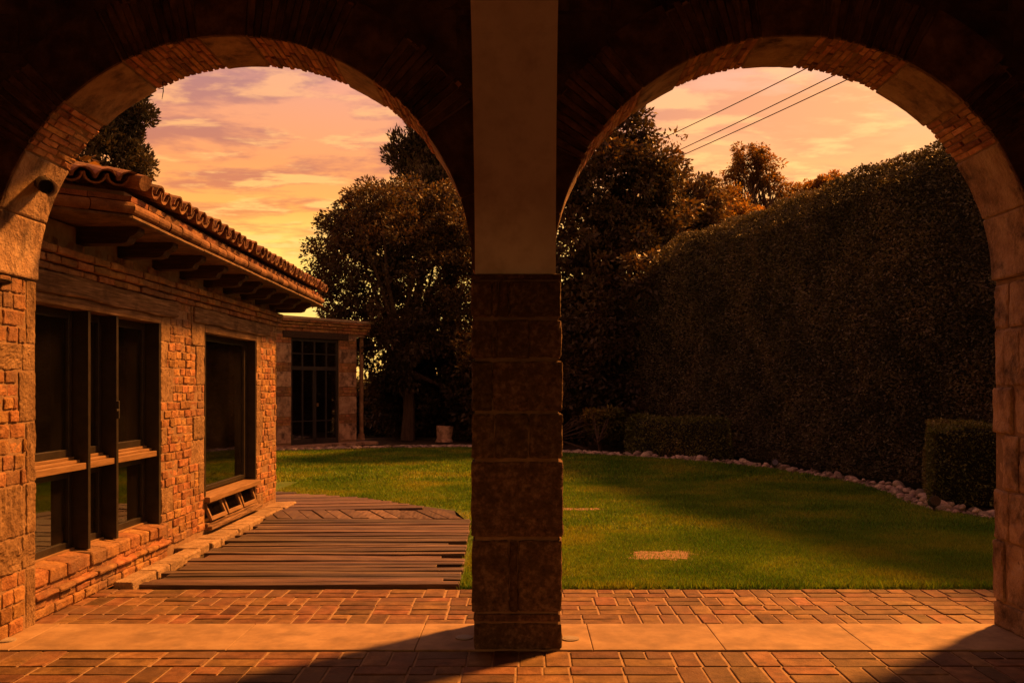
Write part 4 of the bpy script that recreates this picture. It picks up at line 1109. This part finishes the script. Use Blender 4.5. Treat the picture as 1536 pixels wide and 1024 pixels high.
mm = M['stone'].copy(); mm.name = 'river_stone_each'; M['stone_each'] = mm
t_ = mm.node_tree
for n_ in t_.nodes:       # vary by object instead of by island
    if n_.bl_idname == 'ShaderNodeNewGeometry': geo_ = n_
oi = nd(t_, 'ShaderNodeObjectInfo')
for l_ in list(geo_.outputs['Random Per Island'].links):
    t_.links.new(oi.outputs['Random'], l_.to_socket)
meshes = [pebble(100 + i) for i in range(8)]
edge = np.array(lawn_edge[7:20]); sg = np.linalg.norm(np.diff(edge, axis=0), axis=1); cm = np.concatenate([[0], np.cumsum(sg)])
far_st = MB(); cnt = 0
r_ = np.random.default_rng(5)
s = cm[-1] - .4
while s > 0:
    x = np.interp(s, cm, edge[:, 0]); y = np.interp(s, cm, edge[:, 1]); x2 = np.interp(s + .05, cm, edge[:, 0]); y2 = np.interp(s + .05, cm, edge[:, 1])
    tv = np.array([x2 - x, y2 - y]); tv /= np.linalg.norm(tv) + 1e-9; ov = np.array([-tv[1], tv[0]])
    if ov[0] < 0: ov = -ov
    wide = .30 if y < 13.5 else .2
    for q in range(3 if y < 13.5 else 2):
        if cnt >= 290: break
        sz = float(np.clip(r_.lognormal(-2.85, .32), .03, .10)); of = wide * (q + r_.uniform(0, .9)) * .42 + .02
        o = bpy.data.objects.new('river_stone', meshes[int(r_.integers(8))]); COL.objects.link(o)
        o.location = (x + ov[0] * of + r_.normal(0, .04), y + ov[1] * of + r_.normal(0, .03), sz * r_.uniform(.15, .42) + (.02 if q == 1 else 0)); o.scale = (sz, sz, sz * r_.uniform(.8, 1.2)); o.rotation_euler = (r_.normal(0, .25), r_.normal(0, .25), r_.uniform(0, 6.28))
        tag(o, 'smooth pale river stone in the border between lawn and hedge', 'stone', 'river stones edging the lawn'); cnt += 1
    s -= r_.uniform(.10, .15)
V_, F_ = topo(2, 2, 2)
edge2 = np.array(lawn_edge[2:9]); sg = np.linalg.norm(np.diff(edge2, axis=0), axis=1); cm = np.concatenate([[0], np.cumsum(sg)])
for i in range(420):
    s = r_.uniform(0, cm[-1]); x = np.interp(s, cm, edge2[:, 0]); y = np.interp(s, cm, edge2[:, 1]) + r_.uniform(-.02, .28)
    sz = r_.uniform(.05, .085); p = (V_ - 1.0); p = p / np.linalg.norm(p, axis=1, keepdims=True) * np.array([1, .8, .55]) * sz * r_.uniform(.8, 1.2, (len(p), 1)) + np.array([x, y, sz * .4]); far_st.add(p, F_)
edge3 = np.array(lawn_edge[7:20]); sg = np.linalg.norm(np.diff(edge3, axis=0), axis=1); cm = np.concatenate([[0], np.cumsum(sg)])
for i in range(1500):     # small gravel between the larger stones
    s = r_.uniform(0, cm[-1]); x = np.interp(s, cm, edge3[:, 0]) + abs(r_.normal(0, .16)) - .03; y = np.interp(s, cm, edge3[:, 1]) + r_.uniform(-.02, .2)
    sz = r_.uniform(.014, .034); p = (V_ - 1.0); p = p / np.linalg.norm(p, axis=1, keepdims=True) * np.array([1, .8, .6]) * sz * r_.uniform(.75, 1.25, (len(p), 1)) + np.array([x, y, sz * .3]); far_st.add(p, F_)
struct(far_st.build('pebbles', M['stone']), 'stuff')

# black garden spotlights in the border
def spotlight(x, y, lab):
    t = thing('garden_spotlight', lab, 'garden light', (x, y, 0), 'black spotlights in the stone border')
    m = MB(); m.tube([(x, y, 0), (x, y, .09)], [.018, .015], 8); m.build('stake', M['black'], t)
    m = MB(); m.tube([(x, y + .06, .08), (x, y + .03, .10), (x - .01, y - .05, .13), (x - .012, y - .07, .135)], [.035, .06, .065, .06], 14); b_ = m.build('lamp_head', M['black'], t)
    m = MB(); m.tube([(x - .012, y - .071, .135), (x - .0125, y - .074, .136)], [.05, .05], 14); m.build('lens', M['lens'], b_)
spotlight(4.74, 10.62, 'black spotlight in the stones at the corner of the box hedge')
spotlight(4.40, 16.1, 'small black spotlight in the stones under the tall hedge')

# ================================================================== SMALL THINGS
# recessed floor discs beside the pillar and pier
for x, y, lab in ((-.335, 5.215, 'round flush floor disc left of the pillar foot, in shade'), (.265, 5.19, 'round flush floor disc right of the pillar foot, in sun'), (-2.90, 5.16, 'round dark floor disc against the left pier foot')):
    t = thing('floor_light', lab, 'floor light', (x, y, .01), 'round floor lights in the threshold')
    m = MB(); n = 20; m.tube([(x, y, .006), (x, y, .017)], [.052, .050], n); b_ = m.build('trim_ring', M['disc'], t)
    m = MB(); m.tube([(x, y, .0165), (x, y, .0185)], [.036, .035], n); m.build('cover', M['disc'], b_)
# security camera under the left arch
t = thing('security_camera', 'small black and white security camera fixed under the left arch', 'camera', (-2.78, 5.40, 2.70))
def W2p(px, py, d): return np.array([(px - 785) / 1380 * d, d, CAMZ - (py - 582) / 1380 * d])
b0 = W2p(39, 264, 5.40); b1 = W2p(50, 268, 5.33); c0 = W2p(55, 268, 5.40); c1 = W2p(68.5, 280, 5.20)
m = MB(); m.tube([b0, b0 * .4 + b1 * .6, b1], [.034, .03, .016], 14); m.tube([b1, c0 * .7 + c1 * .3], .012, 8); m.build('bracket', M['black'], t)
m = MB(); m.tube([c0, c0 * .9 + c1 * .1, c0 * .2 + c1 * .8, c1], [.025, .040, .041, .039], 16); bd = m.build('body', M['black'], t)
m = MB(); ax = Vector(c1 - c0).normalized(); sd_ = Vector((0, 0, 1)).cross(ax).normalized(); up_ = ax.cross(sd_)
V = []; n = 11; HS = 1
for f, rr in ((.40, .050), (1.16, .052)):
    for k in range(n):
        a = -1.3 + 2.4 * k / (n - 1); q = Vector(c0) + (Vector(c1) - Vector(c0)) * f + (sd_ * cos(a) * HS + up_ * sin(a)) * rr; V.append(tuple(q))
for f, rr in ((.40, .0415), (1.16, .0425)):
    for k in range(n):
        a = -1.3 + 2.4 * k / (n - 1); q = Vector(c0) + (Vector(c1) - Vector(c0)) * f + (sd_ * cos(a) * HS + up_ * sin(a)) * rr; V.append(tuple(q))
F = []
for k in range(n - 1): F += [(k, k + 1, k + 1 + n, k + n), (2 * n + k + 1, 2 * n + k, 3 * n + k, 3 * n + k + 1), (n + k, n + k + 1, 3 * n + k + 1, 3 * n + k)]
m.add(V, F); m.build('hood', M['white'], bd)
m = MB(); m.tube([c1, c1 + np.array(ax) * .003], [.030, .028], 16); ln = m.build('lens', M['lens'], bd)
# dark bracket lamp on the left pier
t = thing('wall_spotlight', 'black spotlight tip poking in from the left pier', 'wall light', (-2.92, 5.2, 1.98))
p0, p1 = W2p(-22, 424, 5.20), W2p(17, 423, 5.10)
m = MB(); m.tube([p0, p0 * .5 + p1 * .5, p1 * .9 + p0 * .1, p1], [.024, .026, .014, .006], 12); m.build('lamp_head', M['black'], t)
m = MB(); m.tube([p0, p0 + np.array([-.0, .03, -.03])], .01, 8); m.build('bracket', M['black'], t)
# twigs on the roof and under the arch
m = MB()
a0 = W2p(152, 268, 6.6)
for tgt in ((113, 232), (120, 247)): m.tube([a0, W2p(135, 253, 6.6) + RNG.normal(0, .01, 3), W2p(*tgt, 6.6)], [.008, .006, .003], 6)
m.tube([a0, W2p(158, 258, 6.6), W2p(166, 250, 6.6)], [.007, .005, .003], 6)
tw = thing('roof_twig', 'dry twig with a few leaves growing on the house roof', 'twig', tuple(a0))
m.build('stem', M['bark'], tw)
P = np.array([W2p(130 + RNG.normal(0, 8), 246 + RNG.normal(0, 7), 6.6 + RNG.normal(0, .05)) for _ in range(26)]); quads_mesh('leaves', leaf_quads(P, RNG.normal(0, 1, (26, 3)), .075, .55), M['leaf_thin'], tw)
m = MB(); m.tube([W2p(244, 122, 5.45), W2p(245, 137, 5.45), W2p(243, 149, 5.45)], [.004, .003, .0015], 6); m.tube([W2p(245, 133, 5.45), W2p(236, 134, 5.45)], [.003, .001], 6)
tag(m.build('hanging_twig', M['bark']), 'thin dry twig hanging from the underside of the left arch', 'twig')
# power lines beyond the garden
for (pa, pb, lab) in (((1000, 205), (1225, 95), 'topmost power line crossing the sky in the right arch'), ((1000, 234), (1270, 104), 'middle power line crossing the sky in the right arch'), ((1010, 239), (1285, 113), 'lowest power line crossing the sky in the right arch')):
    a_, b_ = W2p(*pa, 38), W2p(*pb, 28); dv = b_ - a_; pts = []
    for f in np.linspace(-.6, 1.6, 24): p = a_ + dv * f; p = p + np.array([0, 0, .12 * ((f - .5) ** 2 - .25)]); pts.append(p)
    m = MB(); m.tube(pts, .017, 6)
    tag(m.build('power_line', M['cable']), lab, 'cable', 'power lines over the garden')
